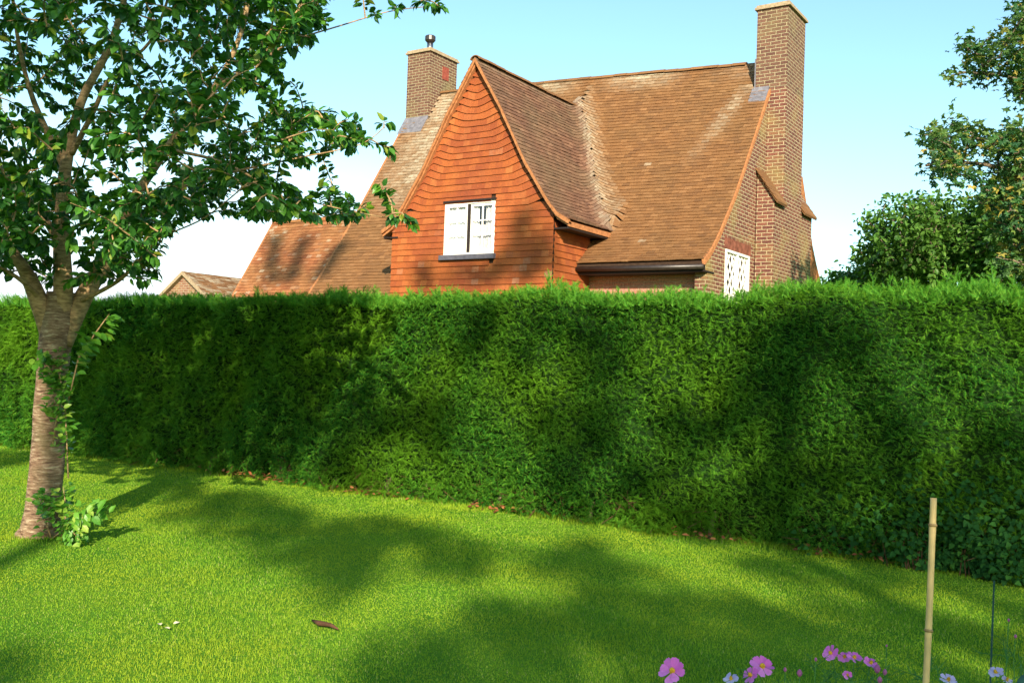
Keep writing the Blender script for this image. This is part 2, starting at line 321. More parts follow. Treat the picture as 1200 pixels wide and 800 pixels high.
# spray template: central axis along +A with pairs of leaflets, slightly drooping
def spray_template(npair=6, wdt=.05):
    T = []; Fs = []
    for i in range(npair):
        a = i/npair*.85
        for s in (-1, 1):
            L = .50*(1-a*.7); kx = len(T)
            T += [(a-wdt*.6, 0, -a*a*.15), (a+wdt*.9, 0, -a*a*.15), (a+L*.8, s*L*.55, -.08*(a+.3)-.08)]
            Fs.append((kx, kx+1, kx+2))
    kx = len(T); T += [(0, -.03, 0), (0, .03, 0), (1.1, 0, -.22)]; Fs.append((kx, kx+1, kx+2))
    return np.array(T), np.array(Fs)
ST, SF = spray_template()
def hedge_sprays(n, xr, ymode, size, name):
    x = rng.uniform(*xr, n)
    # density falls with distance along the hedge
    d = np.sqrt(x*x+81.); kp = rng.uniform(size=n) < np.clip((9.5/d)**1.3, 0, 1); x = x[kp]; n = len(x); d = d[kp]
    ht = htop(x)
    if ymode == 'face':
        q = rng.uniform(0, 1, n)**.95; z = .04+q*(ht+.01)
        y = hface(x, z)+rng.uniform(-.03, .12, n)+np.clip((z-ht+.1)/.1, 0, 1)*rng.uniform(0, .25, n)
        nrm = np.stack([.25*np.sin(x*3.1+z*2), -np.ones(n), .15*np.sin(z*6+x)], 1)
        D = np.stack([rng.normal(.5, .6, n), rng.uniform(-1.0, -.25, n), rng.normal(.08, .42, n)], 1)
        Nn = np.stack([rng.normal(0, .5, n), rng.normal(-.35, .4, n), np.ones(n)], 1)
        s = size*rng.uniform(.6, 1.25, n)*np.clip(d/10, .9, 1.8)
    else:
        y = HY-.25+.16+rng.uniform(-.05, 1.15, n); z = ht-.03+rng.uniform(-.1, .03, n)+.05*np.clip(np.sin(x*6.1)*np.sin(x*2.3+1), 0, 1)
        D = np.stack([rng.normal(0, .55, n), rng.normal(-.25, .5, n), rng.uniform(.3, 1.3, n)], 1)
        Nn = rng.normal(0, 1, (n, 3))
        s = size*rng.uniform(.5, 1.3, n)*np.clip(d/10, .9, 1.6)
    P = np.stack([x, y, z], 1)
    A, B, C = frames(D, Nn)
    return instances(ST, SF, P, A, B, C, s)
V, Fc = hedge_sprays(210000, (-24, 3.8), 'face', .080, 'face')
nlow = 9000; x = rng.uniform(-16, 3.6, nlow); x = x[np.sin(x*2.7)+np.sin(x*6.3+1)+rng.normal(0, .6, len(x)) > -.4]; z = rng.uniform(.0, .3, len(x)); k_ = len(x)
P = np.stack([x, hface(x, z)+rng.uniform(.0, .2, k_), z], 1); A, B, C = frames(np.stack([rng.normal(.3, .6, k_), rng.uniform(-1, 0, k_), rng.normal(-.25, .4, k_)], 1), np.stack([rng.normal(0, .5, k_), rng.normal(-.35, .4, k_), np.ones(k_)], 1))
V1, F1 = instances(ST, SF, P, A, B, C, rng.uniform(.06, .12, k_)); F1 = F1+len(V)
meshobj('clipped_face', np.concatenate([V, V1]), [np.concatenate([Fc, F1])], M['conifer'], hedge)
V, Fc = hedge_sprays(42000, (-24, 3.8), 'top', .095, 'top')
V2, F2 = [V], [Fc]; nv = len(V)
meshobj('top_growth', V, [Fc], M['conifer_top'], hedge)
# feathery leaders standing up above the clipped top
tb = MB(); leadV = []; leadF = []; nv = 0
lead = [(x, rng.uniform(.05, .14)) for x in rng.uniform(-16, 3.5, 330)]+[(x, rng.uniform(.08, .21)) for x in np.concatenate([rng.normal(c_, .3, 14) for c_ in (-8.6, -7.3, -5.6, -3.6, -2.3, -1.2, -.3)])]+[(-7.9, .22), (-6.9, .18), (-5.6, .26), (-5.45, .2), (-3.3, .26), (-1.6, .26), (-.3, .26), (-10.3, .24), (-1.2, .3)]
for x, hh in lead:
    b0 = np.array([x, HY+rng.uniform(0, .5), float(htop(x))-.03]); tip = b0+np.array([rng.normal(0, .12), rng.normal(-.05, .08), 1])*hh
    tb.tube([b0, (b0+tip)/2+rng.normal(0, .01, 3), tip], [.004, .003, .001], 4)
    k = int(8+hh*60); a = rng.uniform(.0, 1, k); P = b0+(tip-b0)*a[:, None]
    D = np.stack([rng.normal(0, .7, k), rng.normal(-.1, .7, k), rng.uniform(.4, 1.3, k)], 1)
    A, B, C = frames(D, rng.normal(0, 1, (k, 3)))
    v, f = instances(ST, SF, P, A, B, C, rng.uniform(.06, .12, k)*(1.25-a*.6)); leadV.append(v); leadF.append(f+nv); nv += len(v)
meshobj('leading_shoots', np.concatenate(leadV), [np.concatenate(leadF)], M['conifer_top'], hedge)
tag(tb.build('shoot_stems', M['stem'], hedge), kind='stuff')
# brown stems and dry twigs showing at the foot
for x in (-10.9, -9.6, -8.6, -7.7, -7.2, -6.1, -4.95, -3.6):
    b = MB(); y = HY-.08
    b.tube([(x, y, 0), (x+rng.normal(0, .03), y+.02, .14), (x+rng.normal(0, .06), y+.16, .4)], [.032, .026, .02], 8, .3); b.build('stem', M['bark2'], hedge, True)
tw = MB()
for i in range(420):
    x = rng.uniform(-13, 2); z = rng.uniform(.03, .3); y = float(hface(np.float64(x), np.float64(z)))+rng.uniform(.0, .12)
    d = np.array([rng.normal(0, 1), rng.uniform(-1, .2), rng.normal(.1, .7)]); d = d/np.linalg.norm(d)*rng.uniform(.08, .22)
    tw.tube([(x, y, z), np.array([x, y, z])+d], [.005, .002], 3)
tag(tw.build('dry_twigs', M['twig'], hedge), kind='stuff')
# fallen brown leaves along the hedge foot
LT = np.array([(0, 0, 0), (.28, -.22, .05), (.28, .22, .05), (.62, -.25, .04), (.62, .25, .04), (1, 0, -.10), (.3, 0, 0), (.63, 0, -.01)])
LF3 = np.array([(0, 1, 6), (0, 6, 2), (1, 3, 7), (1, 7, 6), (6, 7, 4), (6, 4, 2), (3, 5, 7), (7, 5, 4)])
n = 240; cx = rng.choice([-7.7, -7.9, -10.3, -9.7, -9.2, -6.0, -3.5, -2.2], n); x = cx+rng.normal(0, .28, n)
P = np.stack([x, 9.0+rng.uniform(-.12, .10, n), rng.uniform(.02, .09, n)], 1)
D = np.stack([rng.normal(0, 1, n), rng.normal(0, 1, n), rng.normal(.1, .3, n)], 1); A, B, C = frames(D, np.stack([rng.normal(0, .4, n), rng.normal(-.5, .4, n), np.ones(n)], 1))
v, f = instances(LT, LF3, P, A, B, C, rng.uniform(.04, .08, n)); tag(meshobj('fallen_leaves', v, [f], M['deadleaf']), 'reddish brown fallen leaves caught along the foot of the hedge', 'leaves', kind='stuff')
# ivy patch at the right end of the hedge foot
ivy = empty('ivy', (-1.2, HY-.3, 0)); tag(ivy, 'broad leaved ivy climbing the foot of the hedge behind the bamboo cane', 'ivy')
n = 1500; x = rng.normal(-1.15, .5, n); z = np.abs(rng.normal(0, .33, n))*np.clip(1.2-np.abs(x+1.3)*.25, .2, 1.2)+.03
P = np.stack([x, np.array(hface(x, z))-rng.uniform(-.01, .10, n), z], 1)
D = np.stack([rng.normal(0, .7, n), rng.normal(-.4, .3, n), rng.uniform(-1, .1, n)], 1); A, B, C = frames(D, np.stack([rng.normal(0, .35, n), -np.ones(n), rng.normal(.5, .3, n)], 1))
IT = np.array([(0, 0, 0), (.02, -.42, .02), (.42, -.36, .03), (1, 0, -.06), (.42, .36, .03), (.02, .42, .02), (.4, 0, -.03)])
IF = np.array([(0, 1, 6), (1, 2, 6), (2, 3, 6), (3, 4, 6), (4, 5, 6), (5, 0, 6)])
v, f = instances(IT, IF, P, A, B, C, rng.uniform(.03, .062, n)); meshobj('leaves', v, [f], M['ivy'], ivy)
iv = MB()
for i in range(16):
    x = rng.normal(-1.4, .6); iv.tube([(x, HY-.28, 0), (x+rng.normal(0, .04), HY-.24, .2), (x+rng.normal(0, .08), HY-.20, .4)], [.004, .003, .002], 5)
iv.build('vines', M['twig'], ivy)
# ------------------------------------------------------------------ cottage
YR = 20.95; GX = -11.68
MP = [(17.05, 3.70), (17.35, 3.90), (17.8, 4.33), (18.56, 5.20), (19.6, 6.62), (20.95, 8.53)]   # main roof profile
mpY = np.array([p[0] for p in MP]); mpZ = np.array([p[1] for p in MP])
MPL = [(16.35, 2.35), (18.56, 5.20), (19.6, 6.62), (20.95, 8.53)]          # left of the gable the slope runs on down
def mz(x, y):
    y = np.where(y > YR, 2*YR-y, y); z = np.interp(y, mpY, mpZ)
    z = np.where(y < mpY[0], mpZ[0]+(y-mpY[0])*.66, z)
    z = np.where(x < GX-2.0, np.interp(y, [p[0] for p in MPL], [p[1] for p in MPL]), z)
    return z+.052*(-7.3-x)*np.clip(z-3.7, 0, None)/4.85+.02*np.sin(x*.9)*(z-3.7)/4.8
GP = [(0, 7.85), (.66, 6.80), (1.28, 5.66), (1.84, 4.84), (2.06, 4.58), (2.32, 4.43)]; GX = -11.68
gpX = np.array([p[0] for p in GP]); gpZ = np.array([p[1] for p in GP])
def gz(x): return np.interp(np.abs(x-GX), gpX, gpZ, right=-5)
GY = 16.08; GW0, GW1 = -13.80, -9.76
house = empty('cottage', (-11.5, 17.4, 0)); tag(house, 'tall roofed old brick cottage with orange tile hung gable and two chimneys behind the hedge', 'cottage')
XL, XR = -17.0, -7.05
def smax_delta(a, b, k=.38):
    d = np.abs(a-b); h_ = np.clip(k-d, 0, None)/k
    return h_*h_*k*.25
def tile_course(mapf, nrmf, smax_, urange, expo, tw, keep, thick=.016, over=1.35, lift=.022, jit=.004, lichf=None, smooth_valley=True):
    Vs = []; L = []
    nC = int(smax_/expo)
    for i in range(nC+1):
        s0 = i*expo; s1 = min(s0+expo*over, smax_); u0, u1 = urange
        u = u0-(tw/2 if i % 2 else 0)
        wav = rng.normal(0, .003)
        while u < u1:
            a = max(u, u0)+.0015; b_ = min(u+tw*rng.uniform(.97, 1.0), u1)-.0015; u += tw
            if b_-a < .03: continue
            uc = (a+b_)/2
            if not keep(uc, s0+expo*.5): continue
            js = rng.normal(0, jit)+wav; jn = abs(rng.normal(0, jit*.8)); cam_ = rng.normal(0, .0025)
            vs = []
            for (uu, ss, h0) in ((a, s0+js, lift+jn+cam_), (b_, s0+js+rng.normal(0, jit*.5), lift+jn-cam_), (b_, s1, .004), (a, s1, .004)):
                p = np.array(mapf(uu, max(ss, 0))); nn = nrmf(uu, max(ss, 0)); vs.append((p+nn*h0, p+nn*(h0+thick)))
            Vs += [v[0] for v in vs]+[v[1] for v in vs]
            lc = lichf(uc, s0) if lichf else 0.
            L += [lc]*8
    V = np.array(Vs)
    n = len(V)//8; bf = np.array([(0, 3, 2, 1), (4, 5, 6, 7), (0, 1, 5, 4), (1, 2, 6, 5), (2, 3, 7, 6), (3, 0, 4, 7)])
    Fc = (bf[None]+(np.arange(n)*8)[:, None, None]).reshape(-1, 4)
    return V, Fc, L
def arclen(pts):
    P = np.array(pts); return np.concatenate([[0], np.cumsum(np.linalg.norm(np.diff(P, axis=0), axis=1))]), P
sM, PM = arclen(MP)
def mYZ(s): return np.interp(s, sM, PM[:, 0]), np.interp(s, sM, PM[:, 1])
def main_map(u, s):
    y, z = mYZ(s); return (u, y, float(mz(u, y)))
def main_nrm(u, s):
    y0, z0 = mYZ(max(s-.05, 0)); y1, z1 = mYZ(s+.05); d = np.array([0, y1-y0, z1-z0]); d /= np.linalg.norm(d)+1e-9; return np.array([0, -d[2], d[1]])
def valleyX(y): # distance from the right valley along x
    return 0
def main_keep(u, s):
    y, z = mYZ(s); z = float(mz(u, y)); g_ = float(gz(u))
    if u < -16.30 and y > 20.36: return False
    if u > XR-.05-.25 and y > 20.42: return False
    return z > g_+.0 or y < GY or (abs(u-GX) > 1.92 and y < 17.85)
def lich_main(u, s):
    y, z = mYZ(s); z = float(mz(u, y)); g_ = float(gz(u))
    top = np.clip((s-sM[-1]+.75)/.6, 0, 1)*(.75 if u < -8.6 else .3)*(.5+.5*sin(u*2.3))
    val = np.clip(1-abs(z-g_)/.8, 0, 1)*np.clip((z-4.2)/.8, .0, 1)*.6 if u > GX else 0
    ch = .4*np.clip(1-abs(u+8.0-(y-19.6)*.55)/.28, 0, 1)*np.clip((y-19.0)/.7, 0, 1)*(y < 20.5)
    chl = 0
    pat = .7 if random.random() < .0015 else 0
    return float(np.clip(max(top, val, ch, chl, pat)*rng.uniform(.35, 1.2), 0, 1))
V, Fc, L = tile_course(main_map, main_nrm, sM[-1], (GX-2.0, XR+.03), .100, .165, main_keep, lichf=lich_main)
m_, g_ = mz(V[:, 0], V[:, 1]), gz(V[:, 0]); dz = np.where(np.abs(m_-g_) < .5, np.clip(g_-m_, 0, None), 0)+smax_delta(m_, g_, .9); dz *= np.clip((V[:, 1]-17.88)/.15, 0, 1)*(V[:, 0] > GX)*(np.abs(V[:, 0]-GX) < 2.6); V[:, 2] += dz
roof = meshobj('roof', V, [Fc], M['roof'], house, attrs={'lichen': L})
sL_, PL_ = arclen(MPL)
def lYZ(s): return float(np.interp(s, sL_, PL_[:, 0])), float(np.interp(s, sL_, PL_[:, 1]))
def left_keep(u, s):
    y, z = lYZ(s)
    return not (u < -16.30 and y > 20.36) and float(mz(u, y)) > float(gz(u))-.05
def lich_left(u, s):
    y, z = lYZ(s); v = max(np.clip(1-abs(u+15.9)/1.3, 0, 1)*np.clip((y-18.4)/.8, 0, 1)*.7, np.clip(1-abs(u+14.2)/.6, 0, 1)*np.clip((y-17.5)/.6, 0, 1)*.6)
    return float(np.clip(v*rng.uniform(.3, 1.1), 0, 1))
V, Fc, L = tile_course(lambda u, s: (u, lYZ(s)[0], float(mz(u, lYZ(s)[0]))), lambda u, s: np.array([0, -.8, .6]), sL_[-1], (XL, GX-2.02), .100, .165, left_keep, lichf=lich_left)
meshobj('roof', V, [Fc], M['roof'], house, attrs={'lichen': L})
# rear slope of the main roof and deck below the tiles
def strip_solid(name, profile, x0, x1, thick, m, parent, zfun=None, drop=.03):
    b = MB()
    nx = 12
    for i in range(len(profile)-1):
        (ya, za), (yb, zb) = profile[i], profile[i+1]
        for j in range(nx):
            xa = x0+(x1-x0)*j/nx; xb = x0+(x1-x0)*(j+1)/nx
            if zfun is None: q = [za, za, zb, zb]
            else: q = [zfun(xa, ya), zfun(xb, ya), zfun(xb, yb), zfun(xa, yb)]
            V = [(xa, ya, q[0]-drop-thick), (xb, ya, q[1]-drop-thick), (xb, yb, q[2]-drop-thick), (xa, yb, q[3]-drop-thick),
                 (xa, ya, q[0]-drop), (xb, ya, q[1]-drop), (xb, yb, q[2]-drop), (xa, yb, q[3]-drop)]
            b.hexa([tuple(map(float, v)) for v in V])
    return b.build(name, m, parent)
def mzs(x, y): return float(mz(np.float64(x), np.float64(y)))
fp = [(y, z) for y, z in MP]
strip_solid('roof_deck', MPL, XL, GX-2.02, .08, M['under'], house, mzs)
strip_solid('roof_deck', fp, GX-1.99, XR, .08, M['under'], house, mzs)
rp = [(2*YR-y, z) for y, z in MP[::-1]]
def rzs(x, y): return mzs(x, y)+.0
V, Fc, L = tile_course(lambda u, s: (lambda p: (p[0], 2*YR-p[1], p[2]))(main_map(u, s)), lambda u, s: main_nrm(u, s)*np.array([1, -1, 1]), sM[-1], (XL, XR+.03), .100, .33, lambda u, s: not (u < -16.3 and 20.3 < mYZ(s)[0]) and not (u > -7.4 and 20.35 < mYZ(s)[0]), lichf=lambda u, s: 0.)
meshobj('rear_roof', V, [Fc], M['roof'], house, attrs={'lichen': L})
strip_solid('rear_roof_deck', rp, XL, XR, .08, M['under'], house, rzs)
# gable (cross wing) roof
sG, PG = arclen([(x, z) for x, z in GP[::-1]])     # from the eave upward
def gXZ(s): return np.interp(s, sG, PG[:, 0]), np.interp(s, sG, PG[:, 1])
for side in (1, -1):
    def gm(u, s): x, z = gXZ(s); return (GX+side*x, u, z)
    def gn(u, s):
        x0, z0 = gXZ(max(s-.05, 0)); x1, z1 = gXZ(s+.05); d = np.array([x1-x0, z1-z0]); d /= np.linalg.norm(d)+1e-9; return np.array([side*d[1], 0, -d[0]])
    def gk(u, s): x, z = gXZ(s); return z > float(mz(GX+side*x, u))-.03 or u < 17.0
    def gl_(u, s):
        x, z = gXZ(s); m_ = float(mz(GX+side*x, u)); v_ = np.clip(1-abs(z-m_)/.4, 0, 1)*.5; tp_ = np.clip((s-sG[-1]+.3)/.3, 0, 1)*.4
        return float(np.clip(max(v_, tp_)*rng.uniform(.3, 1.2), 0, 1))
    V, Fc, L = tile_course(gm, gn, sG[-1], (GY-.04, 20.9), .100, .165, gk, lichf=gl_)
    m_, g_ = mz(V[:, 0], V[:, 1]), gz(V[:, 0]); dz = np.where(np.abs(m_-g_) < .5, np.clip(m_-g_, 0, None), 0)+smax_delta(m_, g_, .9); dz *= np.clip((V[:, 1]-17.5)/.3, 0, 1); V[:, 2] += dz
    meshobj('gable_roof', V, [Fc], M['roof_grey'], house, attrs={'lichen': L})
    b = MB()
    for i in range(len(GP)-1):
        (xa, za), (xb, zb) = GP[i], GP[i+1]
        ym = 20.3
        ya = float(np.interp(za, mpZ, mpY))+.15; yb = float(np.interp(zb, mpZ, mpY))+.15
        xa_, xb_ = GX+side*xa, GX+side*xb
        b.hexa([(xa_, GY, za-.12), (xb_, GY, zb-.12), (xb_, yb, zb-.12), (xa_, ya, za-.12), (xa_, GY, za-.03), (xb_, GY, zb-.03), (xb_, yb, zb-.03), (xa_, ya, za-.03)])
    b.build('gable_roof_deck', M['verge'], house)
    # verge: tile undercloak and mortar along the rake
    b = MB()
    PP = [(GX+side*x, z) for x, z in GP]
    fine = [(np.interp(q, np.arange(len(PP)), [p[0] for p in PP]), np.interp(q, np.arange(len(PP)), [p[1] for p in PP])) for q in np.linspace(0, len(PP)-1, 34)]
    for (xa, za), (xb, zb) in zip(fine[:-1], fine[1:]):
        j = rng.normal(0, .006)
        b.hexa([(xa, GY-.05+j, za-.07), (xb, GY-.05+j, zb-.07), (xb, GY+.10, zb-.07), (xa, GY+.10, za-.07), (xa, GY-.05+j, za+.02), (xb, GY-.05+j, zb+.02), (xb, GY+.02, zb+.02), (xa, GY+.02, za+.02)])
    b.build('gable_verge', M['verge'], house)
# ridge tiles
def ridge(pts, name, seglen=.33, r=.13):
    b = MB(); P = [np.array(p, float) for p in pts]; a, c_ = P[0], P[-1]; Ls = np.linalg.norm(c_-a); n = int(Ls/seglen); d = (c_-a)/Ls; s = np.cross(d, (0, 0, 1)); s /= np.linalg.norm(s)
    for i in range(n):
        p0 = a+d*(i*seglen+.006); p1 = a+d*((i+1)*seglen-.006); jz = rng.normal(0, .007)
        V = []; K = 8
        for p in (p0, p1):
            for rr in (r, r-.02):
                for k in range(K+1):
                    th = pi*(.08+.84*k/K); V.append(p+s*cos(th)*rr+np.array([0, 0, sin(th)*rr*.9-.075+jz]))
        n_ = K+1; Fc = []
        for k in range(K):
            Fc += [(k, k+1, 2*n_+k+1, 2*n_+k), (n_+k, 3*n_+k, 3*n_+k+1, n_+k+1), (k, n_+k, n_+k+1, k+1), (2*n_+k, 2*n_+k+1, 3*n_+k+1, 3*n_+k)]
        b.add(V, Fc)
    return b.build(name, M['roof'], house)
ro = ridge([(-16.3, YR, mzs(-16.3, YR)), (-7.45, YR, mzs(-7.45, YR))], 'ridge_tiles')
ridge([(GX, GY-.05, 7.87), (GX, 20.5, 7.87)], 'ridge_tiles')
# tile hung front of the gable
def hung_map(u, s): return (u, 16.17, 2.0+s)
def hung(uRange, y, zt, keepf, name, axis='x', curve=True):
    Vs = []; expo = .130; tw = .165; L = []
    i = 0; z = 2.2
    while z < zt:
        u = uRange[0]-(tw/2 if i % 2 else 0); wav = rng.normal(0, .003); tlc = abs(rng.normal(0, .003)); i += 1
        while u < uRange[1]:
            a = max(u, uRange[0])+.0004; b_ = min(u+tw, uRange[1])-.0004; u += tw
            if axis == 'x' and z+.22 > WZ0-.06 and z < WZ1+.02:
                if a < WX0 < b_: b_ = WX0
                if a < WX1 < b_: a = WX1
            if b_-a < .02: continue
            uc = (a+b_)/2; ok_ = keepf(uc, z+.06)
            if not ok_: continue
            tl = tlc+abs(rng.normal(0, .0008)); jl = rng.normal(0, .0015)
            def rise(uu):
                if not curve: return 0
                zz = z; hw = float(np.interp(zz, gpZ[::-1], gpX[::-1])); dd = hw-abs(uu-GX)
                if zz < 4.75: return 0
                return .20*np.clip(1-dd/.55, 0, 1)**1.3
            z0a = z+rise(a)+wav+jl; z0b = z+rise(b_)+wav+jl
            z1 = z+expo*1.3
            q = [(a, z0a, .030+tl), (b_, z0b, .030+tl), (b_, z1+rise(b_), .006), (a, z1+rise(a), .006)]
            f_ = []; g2 = []
            for uu, zz, o_ in q:
                if axis == 'x': zz = min(zz, float(gz(uu))-.045)
                if axis == 'x': f_.append((uu, y-o_-.014, zz)); g2.append((uu, y-o_, zz))
                else: f_.append((y+o_+.014, uu, zz)); g2.append((y+o_, uu, zz))
            Vs += g2+f_; L += [float(np.clip(rng.normal(-.35, .2), 0, .2))]*8
        z += expo
    V = np.array(Vs); n = len(V)//8; bf = np.array([(0, 3, 2, 1), (4, 5, 6, 7), (0, 1, 5, 4), (1, 2, 6, 5), (2, 3, 7, 6), (3, 0, 4, 7)])
    Fc = (bf[None]+(np.arange(n)*8)[:, None, None]).reshape(-1, 4)
    return meshobj(name, V, [Fc], M['hung'], house, attrs={'lichen': L})
WX0, WX1, WZ0, WZ1 = -12.40, -11.13, 3.83, 4.95
def gkeep(u, z):
    hw = float(np.interp(z+.03, gpZ[::-1], gpX[::-1]))
    if z > 4.3 and abs(u-GX) > hw+.06: return False
    if WX0 < u < WX1 and WZ0-.10 < z < WZ1+.03: return False
    return True
hung((GW0, GW1), 16.2, 7.72, gkeep, 'tile_hanging')
hung((16.2, 17.6), GW1, 4.5, lambda u, z: z < 4.42, 'tile_hanging', axis='y', curve=False)
# walls
b = MB()
poly = [(GW0, 0), (WX0, 0), (WX0, 7.85-.12-abs(WX0-GX)*1.62), (GW0, 4.45)]
def gw(x): return float(np.interp(abs(x-GX), gpX, gpZ))-.12
def wallprism(b, pts): b.prism([(x, 16.2, z) for x, z in pts], (0, .22, 0))
def toppts(a, c_):
    xs_ = sorted([a, c_]+[GX+s*x for x in gpX for s in (1, -1) if a < GX+s*x < c_]); return [(x, gw(x)) for x in xs_[::-1]]
wallprism(b, [(GW0, 0), (WX0, 0)]+toppts(GW0, WX0)); wallprism(b, [(WX1, 0), (GW1, 0)]+toppts(WX1, GW1))
wallprism(b, [(WX0, 0), (WX1, 0), (WX1, WZ0), (WX0, WZ0)]); wallprism(b, [(WX0, WZ1), (WX1, WZ1)]+toppts(WX0, WX1))
b.box((GW1-.22, 16.42, 0), (GW1-.002, 17.6, 4.35)); b.box((GW0, 16.42, 0), (GW0+.22, 17.6, 4.4))
b.build('gable_wall', M['under'], house)
for nm, lo, hi in (('front_wall', (GW1, 17.6, 0), (XR-.25, 17.85, 3.9)), ('front_wall', (-16.73, 17.6, 0), (GW0, 17.85, 3.7)), ('rear_wall', (-16.73, 24.0, 0), (XR-.25, 24.25, 3.9))):
    b = MB(); b.box(lo, hi); b.build(nm, M['brick_pink'], house)
b = MB()
def endwall(x0, x1):
    ys = [17.6, 18.18, 18.56, 19.54, 19.6, YR, 2*YR-19.6, 2*YR-18.56, 24.25]
    def seg(a, c_, z0, z1f):
        y_ = [a]+[q for q in ys if a < q < c_]+[c_]
        b.prism([(x0, a, z0), (x0, c_, z0)]+[(x0, q, z1f(q)) for q in y_[::-1]], (x1-x0, 0, 0))
    tz = lambda q: mzs(x1, q)-.05
    seg(17.32, 18.18, 0, tz) if x1 > -8 else seg(17.6, 18.18, 0, tz)
    if x1 > -8:
        seg(18.18, 19.54, 0, lambda q: 2.9); seg(18.18, 19.54, 4.06, tz)
    else: seg(18.18, 19.54, 0, tz)
    seg(19.54, 24.3, 0, tz)
endwall(XR-.25, XR)
b.build('end_wall', M['brick'], house)
b = MB(); endwall(XL+.02, XL+.27); b.build('end_wall', M['brick'], house)
# verges of the main roof
for x in (XR+.035, XL-.035):
    for lo, hi in ((17.05 if x > -10 else 16.4, 20.38), (21.62, 2*YR-17.05)):
        b = MB(); yy = np.linspace(lo, hi, 28)
        sec = lambda y: [(x-.045, y, mzs(x, y)-.08), (x+.03, y, mzs(x, y)-.08), (x+.03, y, mzs(x, y)+.035), (x-.045, y, mzs(x, y)+.035)]
        Vv = [p for y in yy for p in sec(y)]; Fv = [(0, 1, 2, 3), tuple(len(Vv)-4+k for k in (3, 2, 1, 0))]
        for k in range(len(yy)-1):
            for q in range(4): Fv.append((k*4+q, k*4+(q+1) % 4, k*4+4+(q+1) % 4, k*4+4+q))
        b.add(Vv, Fv); b.build('verge', M['verge'], house)
# orange rear cross wing sliver behind the end chimney
b = MB(); b.prism([(XR-.3, 22.4, 0), (XR-.3, 24.9, 0), (XR-.3, 24.75, 3.2), (XR-.3, 22.8, 6.3)], (.36, 0, 0)); o = b.build('rear_tile_return', M['verge'], house)
# soffit, fascia, gutter along the main eave
b = MB(); b.box((GW1+.02, 17.12, 3.50), (XR+.02, 17.16, 3.70)); b.box((GW1+.02, 17.16, 3.50), (XR+.02, 17.60, 3.53)); b.build('fascia', M['dark'], house)
b = MB(); b.tube([(GW1+.05, 17.04, 3.60), (XR+.03, 17.04, 3.585)], .05, 10); b.build('gutter', M['gutter'], house, True)
b = MB(); b.box((GX+1.95, 16.14, 4.28), (GX+2.27, 17.85, 4.31)); b.box((GX+2.27, 16.10, 4.27), (GX+2.30, 17.9, 4.37)); b.build('gable_soffit', M['dark'], house)
b = MB(); b.box((GX-2.30, 16.10, 4.27), (GX-2.27, 17.6, 4.37)); b.box((GX-2.27, 16.14, 4.28), (GX-1.95, 17.6, 4.31)); b.build('gable_soffit', M['dark'], house)
# ---- chimneys
def chimney(x0, x1, y0, y1, zb, zt, mat, breast=None, lean=0):
    b = MB(); b.box((x0, y0, zb), (x1, y1, zt))
    if breast: breast(b)
    ch = b.build('chimney', mat, house)
    ch['_w'] = list(house.location)
    c = MB(); c.box((x0-.05, y0-.05, zt), (x1+.05, y1+.05, zt+.05)); c.box((x0-.02, y0-.02, zt+.05), (x1+.02, y1+.02, zt+.10)); 
    c.build('chimney_cap', M['coping'], ch)
    return ch
cR = chimney(-7.33, -6.65, 20.4, 21.6, 0, 9.50, M['brick_old'])
cR['label'] = 'tall brick end chimney rising past the ridge'
b = MB(); b.prism([(-7.03, 19.83, 0), (-6.648, 19.83, 0), (-6.648, 19.83, 5.30), (-7.03, 19.83, 5.86)], (0, .56, 0))
b.prism([(-7.03, 21.603, 0), (-6.648, 21.603, 0), (-6.648, 21.603, 5.35), (-7.03, 21.603, 6.05)], (0, .85, 0))
b.box((-7.045, 20.395, 0), (-6.644, 21.605, 7.75))
ob = b.build('chimney_breast', M['brick'], cR)
for y0, y1, dz_ in ((19.74, 20.39, 0), (21.61, 22.56, .03)):
    b = MB()
    for k in range(6):
        a = k/6; c_ = (k+1.35)/6; xa = -6.56-.50*a; xc = -6.56-.50*c_; za = 5.20+dz_+.72*a; zc = 5.20+dz_+.72*c_
        for q in range(4):
            ya = y0+(y1-y0)*q/4+.002; yb = y0+(y1-y0)*(q+1)/4-.002
            b.hexa([(xa, ya, za+.02), (xa, yb, za+.02), (xc, yb, zc), (xc, ya, zc), (xa, ya, za+.05), (xa, yb, za+.05), (xc, yb, zc+.025), (xc, ya, zc+.025)])
    b.prism([(-6.57, y0+.02, 5.17+dz_), (-6.55, y0+.02, 5.21+dz_), (-7.03, y0+.02, 5.93+dz_), (-7.03, y0+.02, 5.86+dz_)], (0, y1-y0-.04, 0))
    b.build('tiled_shoulder', M['roof'], cR)
b = MB(); zf = mzs(-7.2, 20.33); b.prism([(-7.36, 20.32, zf-.02), (-7.36, 20.395, zf-.02), (-7.36, 20.395, zf+.17), (-7.36, 20.375, zf+.17)], (.34, 0, 0))
b.prism([(-7.40, 20.15, mzs(-7.2, 20.15)+.05), (-7.40, 20.40, mzs(-7.2, 20.40)+.05), (-7.40, 20.40, mzs(-7.2, 20.40)+.07), (-7.40, 20.15, mzs(-7.2, 20.15)+.07)], (.38, 0, 0)); b.box((-7.36, 20.4, zf), (-7.335, 20.9, zf+.8)); b.build('flashing', M['lead'], cR)
cL = chimney(-17.10, -16.33, 20.4, 21.6, 4, 9.96, M['brick_old'])
cL['label'] = 'shorter weathered chimney with a metal flue at the left end'
b = MB(); b.tube([(-16.75, 20.9, 10.0), (-16.75, 20.9, 10.42)], .085, 14); b.build('flue', M['metal'], cL, True)
b = MB(); b.tube([(-16.75, 20.9, 10.40), (-16.75, 20.9, 10.45), (-16.75, 20.9, 10.56), (-16.75, 20.9, 10.58)], [.10, .145, .145, .12], 14); b.build('flue_cowl', M['gutter'], cL)
